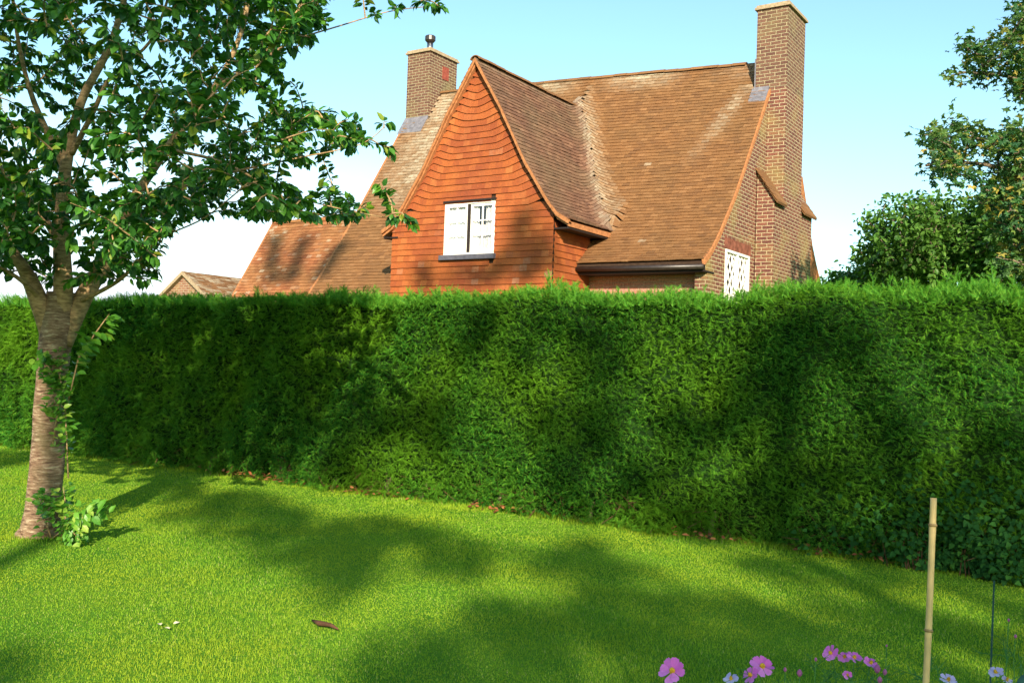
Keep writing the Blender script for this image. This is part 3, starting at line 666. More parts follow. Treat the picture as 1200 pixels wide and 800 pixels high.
b = MB(); b.box((-16.33, 20.95, 9.35), (-16.315, 21.22, 9.70)); b.build('vent_plate', simple('vent_clay', (.26, .06, .04), .8, .2), cL)
b = MB(); zf = mzs(-16.7, 20.3); b.prism([(-17.12, 20.36, zf), (-17.12, 20.395, zf), (-17.12, 20.395, zf+.16), (-17.12, 20.38, zf+.16)], (.80, 0, 0))
b.prism([(-17.12, 20.10, mzs(-16.7, 20.10)+.05), (-17.12, 20.40, mzs(-16.7, 20.40)+.05), (-17.12, 20.40, mzs(-16.7, 20.40)+.08), (-17.12, 20.10, mzs(-16.7, 20.10)+.08)], (.80, 0, 0)); b.build('flashing', M['lead'], cL)
# ---- windows
win = MB(); yw = 16.2; fx0, fx1, fz0, fz1 = WX0, WX1, WZ0+.03, WZ1
win.box((fx0, yw-.03, fz0), (fx0+.045, yw+.10, fz1)); win.box((fx1-.045, yw-.03, fz0), (fx1, yw+.10, fz1)); win.box((fx0+.045, yw-.03, fz1-.045), (fx1-.045, yw+.10, fz1)); win.box((fx0+.045, yw-.03, fz0), (fx1-.045, yw+.10, fz0+.045))
wo = win.build('window', M['white'], house); wo['_w'] = list(house.location); wo['label'] = 'white casement window in the orange gable'
xm = (fx0+fx1)/2-.02
b = MB(); b.box((xm-.03, yw-.028, fz0+.045), (xm+.03, yw+.09, fz1-.045)); b.build('shaded_mullion', M['dark'], wo)  # dark colour paints in the shaded side of the open left casement
for (a, c_, yo, bars) in ((fx0+.05, xm-.035, yw-.035, 1), (xm+.035, fx1-.05, yw-.005, 1)):
    s = MB(); z0, z1 = fz0+.05, fz1-.05; s.box((a, yo, z0), (a+.045, yo+.04, z1)); s.box((c_-.045, yo, z0), (c_, yo+.04, z1)); s.box((a+.045, yo, z1-.05), (c_-.045, yo+.04, z1)); s.box((a+.045, yo, z0), (c_-.045, yo+.04, z0+.06))
    mxx = (a+c_)/2; s.box((mxx-.011, yo+.003, z0+.06), (mxx+.011, yo+.037, z1-.05))
    for q in (1/3, 2/3): zq = z0+.06+(z1-z0-.11)*q; s.box((a+.045, yo+.005, zq-.011), (c_-.045, yo+.035, zq+.011))
    s.build('casement', M['white'], wo)
    s = MB(); s.add([(a+.04, yo+.02, z0+.05), (c_-.04, yo+.02, z0+.05), (c_-.04, yo+.02, z1-.04), (a+.04, yo+.02, z1-.04)], [(0, 1, 2, 3)]); s.build('pane', M['glass'], wo)
def curtain(x0, x1, y, z0, z1, amp, m, name, per=.09, flare=0):
    xs_ = np.linspace(x0, x1, int((x1-x0)/.012)); V = []; Fc = []
    for j, z in enumerate(np.linspace(z0, z1, 8)):
        for x in xs_: V.append((x+flare*sin(j*.9), y+amp*sin(x/per*2*pi+.4*sin(j)), z))
    n = len(xs_)
    for j in range(7):
        for i in range(n-1): Fc.append((j*n+i, j*n+i+1, (j+1)*n+i+1, (j+1)*n+i))
    o = meshobj(name, V, Fc, m, wo, True); md = o.modifiers.new('thick', 'SOLIDIFY'); md.thickness = .004; return o
curtain(fx0-.02, xm-.09, yw+.05, fz0, fz1, .012, M['curtain'], 'curtain')
curtain(xm+.02, xm+.20, yw+.07, fz0, fz1, .02, M['curtain'], 'curtain', .07, .01); curtain(fx1-.28, fx1-.08, yw+.07, fz0, fz1, .02, M['drape'], 'curtain', .07, .01)
curtain(xm+.18, fx1-.26, yw+.09, fz0, fz0+.62, .015, M['drape'], 'curtain', .05)
b = MB(); b.box((WX0-.06, yw-.12, WZ0-.07), (WX1+.05, yw+.12, WZ0+.028)); b.build('sill', simple('slate_sill', (.10, .095, .12), .6, .3), wo)
b = MB(); b.box((WX0-.02, yw-.075, WZ1), (WX1+.03, yw+.05, WZ1+.035)); b.build('head_drip', M['dark'], wo)
b = MB(); b.box((fx0-.02, yw+.5, fz0-.1), (fx1+.02, yw+.55, fz1+.1)); b.box((fx0-.06, yw+.22, fz0-.1), (fx0-.02, yw+.55, fz1+.1)); b.box((fx1+.02, yw+.22, fz0-.1), (fx1+.06, yw+.55, fz1+.1)); b.build('dark_room', M['room'], wo)
# end wall window: white leaded lattice
b = MB(); x = XR; y0, y1, z0, z1 = 18.2, 19.52, 2.92, 4.05
b.box((x-.12, y0, z0), (x+.02, y0+.05, z1)); b.box((x-.12, y1-.05, z0), (x+.02, y1, z1)); b.box((x-.12, y0+.05, z1-.05), (x+.02, y1-.05, z1)); b.box((x-.12, y0+.05, z0), (x+.02, y1-.05, z0+.05)); b.box((x-.10, (y0+y1)/2-.035, z0+.05), (x+.015, (y0+y1)/2+.035, z1-.05))
w2 = b.build('window', M['white'], house); w2['_w'] = list(house.location); w2['label'] = 'white lattice window low in the brick end wall'
for (a, c_) in ((y0+.05, (y0+y1)/2-.035), ((y0+y1)/2+.035, y1-.05)):
    s = MB(); cl = z0+.05; ct = z1-.05; wdt = c_-a
    for d in (-1, 1):
        for k in range(-6, 10):
            st = a+k*.19; pts = []
            # line y = st + d*(z-cl)*.62 clipped to the light
            zz = np.linspace(cl, ct, 60); yy = (st+(zz-cl)*.62) if d > 0 else (c_+a-st-(zz-cl)*.62)
            inn = (yy > a) & (yy < c_)
            if inn.sum() < 3: continue
            zi = zz[inn]; yi = yy[inn]; p0 = np.array([x-.03+.004*d, yi[0], zi[0]]); p1 = np.array([x-.03+.004*d, yi[-1], zi[-1]])
            s.tube([p0, p1], .016, 4)
    s.build('lattice', M['white'], w2)
    s = MB(); s.add([(x-.06, a, cl), (x-.06, c_, cl), (x-.06, c_, ct), (x-.06, a, ct)], [(0, 1, 2, 3)]); s.build('pane', M['glass'], w2)
b = MB(); b.box((x-.22, y0+.02, z0), (x-.18, y1-.02, z1)); b.build('dark_room', M['room'], w2)
b = MB(); 
for k in range(18): b.box((x-.05, y0-.06+k*.082, z1+.01), (x+.006, y0-.06+k*.082+.070, z1+.225))
b.build('brick_arch', simple('arch_brick', (.20, .075, .05), .9, .1, .4, 9), w2)
# ---- lower left wing
WP = [(17.3, 3.15), (17.6, 3.62), (18.62, 5.27)]; sW, PW = arclen(WP)
wing = empty('side_wing', (-18.6, 17.6, 0)); tag(wing, 'low orange tiled wing joined to the left end of the cottage', 'outbuilding')
def wm(u, s): return (u, float(np.interp(s, sW, PW[:, 0])), float(np.interp(s, sW, PW[:, 1]))+.008*sin(u*2))
def wn_(u, s): return np.array([0, -.85, .52])
V, Fc, L = tile_course(wm, wn_, sW[-1], (-20.1, XL-.06), .10, .165, lambda u, s: True, lichf=lambda u, s: float(np.clip(rng.normal(-.2, .25), 0, .6)))
M['roof2'] = tilemat('wing_tile', [(0, (.26, .085, .035)), (.4, (.33, .115, .045)), (1, (.40, .16, .065))], mossamt=.35)
meshobj('roof', V, [Fc], M['roof2'], wing, attrs={'lichen': L})
b = MB()
b.prism([(-20.08, 17.45, 0), (-20.08, 20.0, 0), (-20.08, 20.0, 3.4), (-20.08, 18.7, 5.22), (-20.08, 18.62, 5.22), (-20.08, 17.6, 3.57), (-20.08, 17.45, 3.3)], (3.0, 0, 0)); b.build('wall', M['brick_far'], wing)
b = MB()
for (ya, za), (yb, zb) in (((17.3, 3.15), (17.6, 3.62)), ((17.6, 3.62), (18.62, 5.27)), ((18.62, 5.27), (20.1, 3.3))):
    b.hexa([(-20.16, ya, za-.05), (-20.08, ya, za-.05), (-20.08, yb, zb-.05), (-20.16, yb, zb-.05), (-20.16, ya, za+.05), (-20.08, ya, za+.05), (-20.08, yb, zb+.05), (-20.16, yb, zb+.05)])
b.build('verge', M['verge'], wing)
b = MB()
for k in range(10): b.box((-20.1+k*.305, 18.54, 5.25), (-20.1+k*.305+.295, 18.74, 5.33+rng.normal(0, .004)))
b.build('ridge_tiles', M['roof2'], wing)
# ---- far small outbuilding
ox, oy = -25.45, 20.0
shed = empty('brick_outbuilding', (ox, oy+2, 0)); tag(shed, 'small far brick outbuilding with shallow tiled gable beyond the left end of the hedge', 'outbuilding')
b = MB(); b.prism([(ox-2.1, oy, 0), (ox+2.1, oy, 0), (ox+2.1, oy, 2.75), (ox, oy, 4.15), (ox-2.1, oy, 2.75)], (0, 5, 0)); b.build('wall', M['brick_far'], shed)
for s_ in (-1, 1):
    def om(u, s): return (ox+s_*(2.35-s*.83), u, 2.63+s*.56)
    def on_(u, s): return np.array([s_*.56, 0, .83])
    V, Fc, L = tile_course(om, on_, 2.83, (oy-.12, oy+5.1), .11, .2, lambda u, s: True, lichf=lambda u, s: float(np.clip(rng.normal(.2, .3), 0, .8)))
    meshobj('roof', V, [Fc], M['roof'], shed, attrs={'lichen': L})
    b = MB(); b.hexa([(ox+s_*2.35, oy-.15, 2.55), (ox, oy-.15, 4.12), (ox, oy-.02, 4.12), (ox+s_*2.35, oy-.02, 2.55), (ox+s_*2.35, oy-.15, 2.66), (ox, oy-.15, 4.24), (ox, oy-.02, 4.24), (ox+s_*2.35, oy-.02, 2.66)]); b.build('verge', M['coping'], shed)
# ------------------------------------------------------------------ trees
def leaves_along(paths, per, size, droop=.7, out=None, spread=.35, width=1.):
    P = []; D = []
    for path in paths:
        p = np.array(path); seg = np.linalg.norm(np.diff(p, axis=0), axis=1); Lt = seg.sum(); n = max(4, int(Lt*.75/per)); cs = np.concatenate([[0], np.cumsum(seg)])
        for i in range(n):
            s = Lt*(.22+.78*(i+rng.uniform(0, 1))/n); k = min(np.searchsorted(cs, s)-1, len(seg)-1); k = max(k, 0); q = p[k]+(p[k+1]-p[k])*((s-cs[k])/(seg[k]+1e-9)); t_ = norm(p[k+1]-p[k])
            r = rng.normal(0, 1, 3); r -= t_*(r@t_); r = norm(r)
            P.append(q); D.append(t_*.6+r*.9+np.array([0, 0, -droop*rng.uniform(.4, 1.3)]))
    return np.array(P), np.array(D)
LC = np.array([(0, 0, 0), (.12, 0, 0), (.36, -.25, .05), (.36, .25, .05), (.68, -.23, .02), (.68, .23, .02), (1, 0, -.16), (.38, 0, -.01), (.7, 0, -.05)])
LCF = np.array([(1, 2, 7), (1, 7, 3), (2, 4, 8), (2, 8, 7), (7, 8, 5), (7, 5, 3), (4, 6, 8), (8, 6, 5)])
def grow(limbs, targets, tips_r=.0035, base_r=.011, bend=.18):
    """limbs: list of point lists; join each target to the nearest branch node"""
    nodesP = [np.array(p, float) for L_ in limbs for p in L_]; rad = []
    done = []; T = [np.array(t_, float) for t_ in targets]
    NP = np.array(nodesP); T = sorted(T, key=lambda t_: np.min(np.linalg.norm(NP-t_, axis=1)))
    paths = []
    for t_ in T:
        d = np.linalg.norm(NP-t_, axis=1)+.6*np.clip(NP[:, 2]-t_[2], 0, None); k = int(np.argmin(d)); a = NP[k]
        L_ = np.linalg.norm(t_-a)
        if L_ < .12: continue
        m_ = max(3, int(L_/.15)); pts = []
        j = rng.normal(0, bend*L_*.35, 3); up = np.array([0, 0, bend*L_*.6])
        for i in range(m_+1):
            q = i/m_; pts.append(a+(t_-a)*q+(j+up)*sin(pi*q)*.7+(rng.normal(0, .012, 3) if 0 < i < m_ else 0))
        paths.append(pts); NP = np.vstack([NP, np.array(pts[1:])])
    return paths
def limb(pts, r0, r1, n=10, wob=.12):
    P = np.array(pts); 
    # Catmull style refinement
    Q = []
    for i in range(len(P)-1):
        p0 = P[max(i-1, 0)]; p1 = P[i]; p2 = P[i+1]; p3 = P[min(i+2, len(P)-1)]
        for t_ in np.linspace(0, 1, 7)[:-1]:
            Q.append(.5*((2*p1)+(-p0+p2)*t_+(2*p0-5*p1+4*p2-p3)*t_**2+(-p0+3*p1-3*p2+p3)*t_**3))
    Q.append(P[-1]); Q = np.array(Q); m_ = len(Q); r = [r1+(r0-r1)*(1-i/(m_-1))**2.0 for i in range(m_)]
    return Q, r
# cherry
ZD = 8.48
cherry = empty('cherry_tree', tuple(at(47, 628, ZD)[:2])+(0,)); tag(cherry, 'cherry tree with ringed trunk standing on the lawn at left in front of the hedge', 'tree')
tr = MB()
tp_ = [(38, 640), (46, 628), (51, 600), (55, 550), (57, 500), (60, 450), (64, 410), (68, 378), (71, 352)]
tr_r = [.172, .158, .146, .138, .130, .127, .132, .148, .12]
pts = [at(x, y, ZD) for x, y in tp_]; pts[0][2] = -.08
Q = []; R = []
for i in range(len(pts)-1):
    for q in np.linspace(0, 1, 6)[:-1]: Q.append(pts[i]*(1-q)+pts[i+1]*q); R.append(tr_r[i]*(1-q)+tr_r[i+1]*q)
Q.append(pts[-1]); R.append(tr_r[-1]); Q.append(pts[-1]+np.array([0, 0, .07])); R.append(.12)
tr.tube(Q, R, 28, .14)
tr.build('trunk', M['bark'], cherry, True, True)
def PX(l, z0, z1): n = len(l)-1; return [at(x, y, z0+(z1-z0)*i/n) for i, (x, y) in enumerate(l)]
limbs_def = [
 (PX([(68, 395), (74, 340), (72, 262), (78, 190), (95, 120), (128, 55), (150, -20), (165, -130)], 8.48, 8.1), .125, .022),
 (PX([(62, 398), (38, 335), (18, 300), (-20, 255), (-70, 190), (-120, 90)], 8.48, 7.9), .12, .018),
 (PX([(72, 290), (45, 245), (8, 205), (-40, 140), (-60, 40)], 8.45, 9.1), .05, .014),
 (PX([(72, 402), (100, 345), (128, 300), (150, 245), (195, 175), (250, 105), (282, 40), (296, -30), (310, -130)], 8.48, 8.9), .12, .016),
 (PX([(255, 100), (300, 75), (345, 48), (400, 30), (455, 14), (500, 8)], 8.75, 8.6), .022, .004),
 (PX([(96, 352), (140, 328), (172, 295), (190, 278), (240, 255), (290, 215)], 8.4, 7.4), .028, .005),
 (PX([(84, 180), (110, 130), (130, 90), (175, 50), (200, -10)], 8.3, 7.4), .035, .010),
 (PX([(150, 245), (210, 220), (280, 200), (350, 185), (420, 170), (450, 150)], 8.55, 8.3), .026, .004),
 (PX([(195, 175), (260, 190), (330, 225), (400, 245), (470, 258)], 8.6, 8.2), .022, .004),
 (PX([(50, 352), (20, 325), (-15, 310), (-60, 330)], 8.4, 7.6), .035, .008),
 (PX([(78, 200), (40, 120), (20, 40), (10, -60)], 8.4, 7.6), .045, .012),
 (PX([(100, 345), (112, 322), (122, 300), (160, 270), (210, 235)], 8.5, 9.6), .05, .010),
]
lb = MB(); nodesL = []
for pts, r0, r1 in limbs_def:
    r0 *= .8; Q, r = limb(pts, r0, r1); lb.tube(Q, r, 10, .10); nodesL.append(Q)
lb.build('limbs', M['limb'], cherry, True)
def inpoly(x, y, poly):
    c = np.zeros(np.shape(x), bool); n = len(poly)
    for i in range(n):
        x1, y1 = poly[i]; x2, y2 = poly[(i+1) % n]
        c ^= ((y1 > y) != (y2 > y)) & (x < (x2-x1)*(y-y1)/(y2-y1+1e-9)+x1)
    return c
def fill(poly, n, z0, z1, extra=None):
    out = []; xs_ = [p[0] for p in poly]; ys_ = [p[1] for p in poly]; k = 0
    while len(out) < n and k < n*60:
        k += 1; x = rng.uniform(min(xs_), max(xs_)); y = rng.uniform(min(ys_), max(ys_))
        if bool(inpoly(np.array(x), np.array(y), poly)): out.append(at(x, y, rng.uniform(z0, z1)))
    return out
crown = [(-400, -400), (330, -400), (420, -120), (430, -30), (385, 12), (365, 45), (335, 75), (330, 95), (370, 128), (440, 138), (452, 175), (400, 172), (360, 178), (390, 215), (455, 242), (452, 258), (400, 258), (350, 262), (300, 256), (250, 250), (205, 262), (188, 285), (182, 310), (130, 312), (110, 300), (95, 255), (60, 245), (45, 300), (30, 290), (-20, 330), (-400, 330)]
holes = [(165, 60, 14), (245, 20, 14), (20, 118, 18), (290, 120, 15), (215, 120, 12), (150, 170, 12), (120, 205, 14), (250, 130, 12), (265, 165, 12), (110, 262, 16), (185, 205, 16), (45, 45, 14), (310, 150, 12), (280, 232, 14), (225, 215, 12), (350, 205, 14), (330, 105, 14), (60, 140, 12)]
cen = at(95, 60, 8.4); T = []
tries = 0
while len(T) < 2300 and tries < 150000:
    tries += 1
    v = rng.normal(0, 1, 3); v = v/np.linalg.norm(v)*rng.uniform(.25, 1)**.45
    p = cen+v*np.array([3.1, 2.7, 2.5])
    if p[2] < 1.9: continue
    x, y, z = proj(p); x = float(x); y = float(y)
    if z < 5.6: continue
    if not bool(inpoly(np.array(x), np.array(y), crown)): continue
    if any(hypot(x-a, y-b_) < r for a, b_, r in holes): continue
    T.append(p)
T += fill([(-60, 215), (60, 225), (190, 225), (195, 290), (185, 328), (150, 330), (125, 322), (100, 335), (60, 330), (25, 325), (-60, 330)], 120, 7.4, 9.3)
for l in ([(465, 8), (490, 2), (515, 8), (440, 14), (420, 20)], [(472, 258), (485, 262), (460, 250), (430, 238), (445, 215)], [(455, 142), (462, 178), (440, 150), (420, 150), (410, 175)], [(345, 20), (330, 100), (315, 130), (345, 100)]):
    for x, y in l: T.append(at(x, y, rng.uniform(8.0, 8.6)))
paths = grow(nodesL, T)
tb = MB()
for p in paths:
    m_ = len(p); tb.tube(p, [.0075-(.005)*i/(m_-1) for i in range(m_)], 5, cap=False)
tb.build('twigs', M['limb'], cherry, True, False)
P, D = leaves_along(paths, .0078, .12)
n = len(P); A, B, C = frames(D, np.stack([rng.normal(0, .6, n), rng.normal(-.15, .6, n), np.ones(n)], 1))
V, Fc = instances(LC, LCF, P, A, B, C, rng.uniform(.062, .12, n)); meshobj('crown', V, [Fc], M['cherry'], cherry)
# leafy shoots on the trunk
def shoots(specs, name):
    for pts, cnt, sz in specs:
        cnt = int(cnt*2.5); sz *= 1.25; sb = MB(); Q = np.array(pts); sb.tube(Q, [.007, ]*(len(Q)-1)+[.002], 5)
        so_ = sb.build('shoot', M['limb'], cherry, True); so_['_w'] = list(cherry.location)
        PL, DL = leaves_along([Q], .05, sz, .45); idx = rng.integers(0, len(PL), cnt); PL = PL[idx]+rng.normal(0, .04, (cnt, 3)); DL = DL[idx]
        A, B, C = frames(DL, np.stack([rng.normal(.2, .5, cnt), rng.normal(-.6, .4, cnt), np.ones(cnt)], 1))
        v, f = instances(LC, LCF, PL, A, B, C, rng.uniform(.6, 1.15, cnt)*sz); meshobj('leaves', v, [f], M['sprout'], so_)
zf = ZD-.22
shoots([(PX([(80, 470), (92, 420), (112, 390), (128, 368)], zf, zf-.1), 26, .10),
        (PX([(62, 520), (68, 480), (70, 440), (74, 415)], zf, zf), 55, .08),
        (PX([(80, 560), (78, 510), (76, 470), (70, 440)], zf, zf-.05), 55, .08),
        (PX([(60, 450), (58, 430), (50, 425)], zf, zf), 24, .08),
        (PX([(72, 628), (78, 600), (74, 570)], zf, zf-.08), 40, .08),
        (PX([(62, 630), (88, 610), (112, 600)], zf, zf-.15), 34, .085),
        (PX([(60, 630), (50, 600), (52, 580)], zf-.05, zf-.08), 26, .07),
        (PX([(75, 632), (85, 622), (92, 632)], zf, zf-.2), 24, .08)], 'trunk_shoots')
# generic background trees
def tree(name, label, base, trunk_pts, limbs_pts, targets, leafsize, mat, per=.06, barkm='bark2', cat='tree', r0=.2, group=None, T_=None, TF_=None, droop=.3, twigr=.02):
    root = empty(name, tuple(base)); tag(root, label, cat, group)
    b = MB(); Q, r = limb(trunk_pts, r0, r0*.35); b.tube(Q, r, 12, .15); b.build('trunk', M[barkm], root, True)
    nl = [Q[len(Q)//3:]]; b = MB()
    for l, ra in limbs_pts: q, r = limb(l, ra, ra*.25); b.tube(q, r, 8, .1); nl.append(q)
    paths = grow(nl, targets, bend=.12)
    for p in paths: m_ = len(p); b.tube(p[::2] if len(p) > 5 else p, [twigr*(1-.75*i/(max(1, len(p[::2] if len(p) > 5 else p)-1))) for i in range(len(p[::2] if len(p) > 5 else p))], 4, cap=False)
    b.build('branches', M[barkm], root, True, False)
    P, D = leaves_along(paths, per, leafsize, droop)
    P = P+rng.normal(0, leafsize*.8, P.shape); n = len(P); A, B, C = frames(D+rng.normal(0, .4, D.shape), np.stack([rng.normal(0, .6, n), rng.normal(0, .6, n), np.ones(n)], 1))
    V, Fc = instances(LC if T_ is None else T_, LCF if TF_ is None else TF_, P, A, B, C, rng.uniform(.7, 1.3, n)*leafsize); meshobj('crown', V, [Fc], M[mat], root); return root
# star-shaped maple leaf
MT = []; 
for k in range(10):
    th = pi+2*pi*k/10*.999; rr = .5 if k % 2 == 0 else .24
    if k == 0: rr = .12
    MT.append((.5+cos(th)*rr, sin(th)*rr*1.1, -.1 if k % 2 == 0 else .02))
MT.append((.5, 0, 0)); MT = np.array(MT); MTF = np.array([(k, (k+1) % 10, 10) for k in range(10)])
# right maple: limbs reaching into the frame from the right
ZB = 15.
tg = []
tg += fill([(1108, 88), (1130, 70), (1165, 60), (1160, 40), (1190, 15), (1200, -40), (1420, -60), (1420, 120), (1195, 118), (1180, 95), (1140, 90)], 300, 14, 16.5)
tg += fill([(1122, 45), (1150, 55), (1150, 68), (1125, 55)], 7, 14.6, 15.2)
tg += fill([(1075, 158), (1120, 142), (1150, 150), (1200, 145), (1420, 140), (1420, 330), (1190, 320), (1170, 270), (1145, 215), (1085, 200), (1070, 192), (1130, 178)], 520, 13.6, 16.5)
tg += fill([(1165, 200), (1210, 190), (1420, 200), (1420, 400), (1205, 380), (1175, 300)], 260, 13.8, 17)
tg += fill([(1185, 20), (1420, 0), (1420, 330), (1192, 300), (1188, 120)], 260, 13.8, 16.5)
tg += fill([(1150, 215), (1260, 200), (1420, 200), (1420, 400), (1220, 400), (1165, 300)], 260, 13.8, 17)
base = at(1300, 560, ZB); base[2] = 0
tree('maple_tree', 'tall maple with yellowing leaves reaching in from the right edge above the hedge', base, [base+np.array([0, 0, -.1]), at(1298, 400, ZB), at(1285, 250, ZB), at(1275, 100, ZB), at(1270, -60, ZB)],
     [([at(1290, 300, ZB), at(1240, 240, 14.8), at(1180, 200, 14.6), at(1120, 190, 14.5), at(1085, 194, 14.4)], .08), ([at(1285, 240, ZB), at(1230, 190, 15.2), at(1160, 165, 15.3), at(1100, 160, 15.3)], .07),
      ([at(1278, 150, ZB), at(1230, 110, 14.8), at(1180, 90, 14.7), at(1130, 85, 14.6)], .06), ([at(1275, 90, ZB), at(1220, 60, 15.3), at(1170, 30, 15.4), ], .05), ([at(1280, 200, ZB), at(1330, 150, 14.5), at(1380, 100, 14)], .07), ([at(1290, 330, ZB), at(1230, 320, 14.6), at(1190, 290, 14.4)], .06)],
     tg, .115, 'maple', per=.007, r0=.22, T_=MT, TF_=MTF)
def crowncloud(c, rad, n, lobes=9, zmin=.5):
    out = []; L_ = []
    for i in range(lobes):
        v = rng.normal(0, 1, 3); v /= np.linalg.norm(v); v[2] = abs(v[2])*.9-.15; L_.append((c+v*rad*.6, rng.uniform(.38, .58)))
    while len(out) < n:
        cc, s = L_[rng.integers(0, lobes)]; v = rng.normal(0, 1, 3); v /= np.linalg.norm(v); p = cc+v*rad*s*rng.uniform(.55, 1)
        if p[2] > zmin: out.append(p)
    return out
for (px_, py_, zc, rr, hh, lab) in ((1105, 315, 27, 2.9, 2.35, 'rounded green tree beyond the right end of the hedge, left of the maple'), (1225, 300, 25, 2.6, 2.9, 'dark green tree behind the maple at the right edge'), (1010, 345, 30, 1.3, 1.0, 'low dark bush just right of the cottage chimney')):
    c = at(px_, py_, zc); base = np.array([c[0], c[1], 0])
    tree('broadleaf_tree', lab, base, [base, base+np.array([.1, 0, c[2]*.4]), c*np.array([1, 1, .9]), c+np.array([0, 0, hh*.5])], [([base+np.array([0, 0, c[2]*.5]), c+rng.normal(0, 1, 3)*rr*.2, c+rng.uniform(-1, .5, 3)*rr*.5], .08) for _ in range(6)],
         crowncloud(c, np.array([rr, rr, hh]), int(300*rr), 14), .17, 'farleaf', per=.010, r0=.2)
# ------------------------------------------------------------------ tall trees behind the camera that dapple the lawn and hedge
PERP = np.array([-SUNH[1], SUNH[0], 0])
dark_hedge = [  # photo-space outlines of the dappled shade, hedge face
 [(60, 352), (385, 352), (372, 385), (350, 430), (385, 470), (480, 480), (520, 400), (560, 360), (620, 352), (700, 372), (740, 420), (720, 500), (780, 490), (860, 400), (930, 345), (1040, 400), (1035, 500), (1100, 520), (1260, 480), (1260, 690), (1100, 668), (700, 610), (640, 560), (580, 520), (420, 520), (440, 570), (300, 540), (60, 520)]]
lit_spots = [(420, 428, 52, 40), (575, 470, 50, 55), (610, 520, 40, 30), (700, 560, 40, 28), (820, 430, 45, 40), (860, 560, 40, 24), (990, 470, 32, 60), (500, 560, 32, 18), (300, 520, 24, 20), (650, 420, 30, 30)]
dark_lawn = [
 [(185, 548), (240, 556), (330, 586), (470, 612), (640, 632), (760, 650), (900, 655), (1300, 690), (1300, 900), (440, 900), (420, 800), (400, 745), (520, 735), (560, 700), (520, 668), (430, 640), (450, 690), (400, 700), (330, 658), (250, 628), (185, 592)],
 [(-60, 530), (40, 528), (60, 545), (-60, 548)], [(-60, 770), (10, 775), (15, 800), (-60, 820)]]
lit_lawn = [(600, 690, 95, 24), (310, 566, 85, 11), (420, 598, 65, 13), (600, 634, 75, 11), (830, 680, 90, 17), (960, 698, 60, 13), (985, 672, 30, 8), (1120, 705, 90, 18), (750, 655, 60, 10)]
TE = tan(EL)
def shade_test(a, hgt, D0):
    """point on the sun-side plane (lateral a, height hgt, distance D0) -> is its shadow wanted?"""
    p = PERP*a+SUNH*D0+ZZ*hgt
    # travel away from the sun
    d = -SUNH-ZZ*TE
    tY = (9.0-p[1])/d[1]; q = p+d*tY
    if 0 <= q[2] <= 2.55: hit = 'h'
    elif q[2] < 0: tZ = p[2]/TE; q = p+d*tZ; hit = 'l'
    else: return 0, q
    x, y, z = proj(q); x, y = float(x), float(y)
    if z < 1: return 2, q
    if x < -80 or x > 1290 or y > 900: return 2, q
    X_, Y_ = np.array(x), np.array(y)
    pol, lit = (dark_hedge, lit_spots) if hit == 'h' else (dark_lawn, lit_lawn)
    if any(((x-a_)/r)**2+((y-b_)/s)**2 < 1 for a_, b_, r, s in lit): return 0, q
    return (1 if any(bool(inpoly(X_, Y_, pl)) for pl in pol) else 0), q
D0 = 18.
specs = [(-9.5, 'a'), (-3.0, 'b'), (3.5, 'c')]
TG = {0: [], 1: [], 2: []}
for a in np.arange(-12.5, 6.5, .19):
    for hgt in np.arange(5.2, 15.6, .2):
        aj = a+rng.uniform(-.13, .13); hj = hgt+rng.uniform(-.13, .13)
        r, q = shade_test(aj, hj, D0)
        if r == 0: continue
        if r == 2 and rng.uniform() < .45: continue
        if r == 1 and q[2] > .05 and rng.uniform() < .42: continue
        if r == 1 and q[2] <= .05 and rng.uniform() < .16: continue
        dd = rng.normal(0, .9); dd = float(np.clip(dd, -2, 2))
        p = PERP*aj+SUNH*(D0+dd)+ZZ*(hj+dd*TE)
        k = int(np.argmin([abs(aj-s) for s, _ in specs])); TG[k].append(p)
def high(px_, py_, Yp, r_, nn):      # higher sprays whose thin shade reaches the cottage
    q = EYE+(lambda d: d*((Yp-EYE[1])/d[1]))(FW+RC*(px_-600)/F+UC*(400-py_)/F)
    for _ in range(nn):
        o_ = rng.normal(0, r_, 3); p = q+o_; L_ = (D0+rng.normal(0, .6)-p@SUNH); p = p+SUNH*L_+ZZ*TE*L_
        TG[int(np.argmin([abs(p@PERP-s) for s, _ in specs]))].append(p)
for x0_, y0_, x1_, y1_ in ((322, 268, 318, 335), (352, 272, 345, 335), (400, 285, 375, 335)):
    for q_ in np.linspace(0, 1, 9): high(x0_+(x1_-x0_)*q_, y0_+(y1_-y0_)*q_, 17.9, .07, 2)
for x_, y_ in ((612, 268), (625, 290), (600, 300), (640, 305), (618, 318), (580, 322), (545, 318), (500, 325)): high(x_, y_, 16.2, .14, 5)
labs = ['tall shade tree behind the viewpoint, nearest the cherry side', 'tall shade tree behind the viewpoint in the middle', 'tall shade tree behind the viewpoint at the far right']
for k, (a, _) in enumerate(specs):
    base = PERP*a+SUNH*D0; base[2] = 0
    root = empty('shade_tree', tuple(base)); tag(root, labs[k], 'tree', 'tall trees behind the viewpoint')
    b = MB(); Q, r = limb([base, base+ZZ*4+.2, base+ZZ*8, base+ZZ*13], .28, .12); b.tube(Q, r, 10, .1); b.build('trunk', M['bark2'], root, True)
    T = np.array(TG[k]); P = np.repeat(T, 60, 0)+rng.normal(0, .10, (len(T)*60, 3)); n = len(P)
    A, B, C = frames(rng.normal(0, 1, (n, 3)), rng.normal(0, 1, (n, 3)))
    V, Fc = instances(LT, LF3, P, A, B, C, rng.uniform(.08, .14, n)); meshobj('crown', V, [Fc], M['shadeleaf'], root)
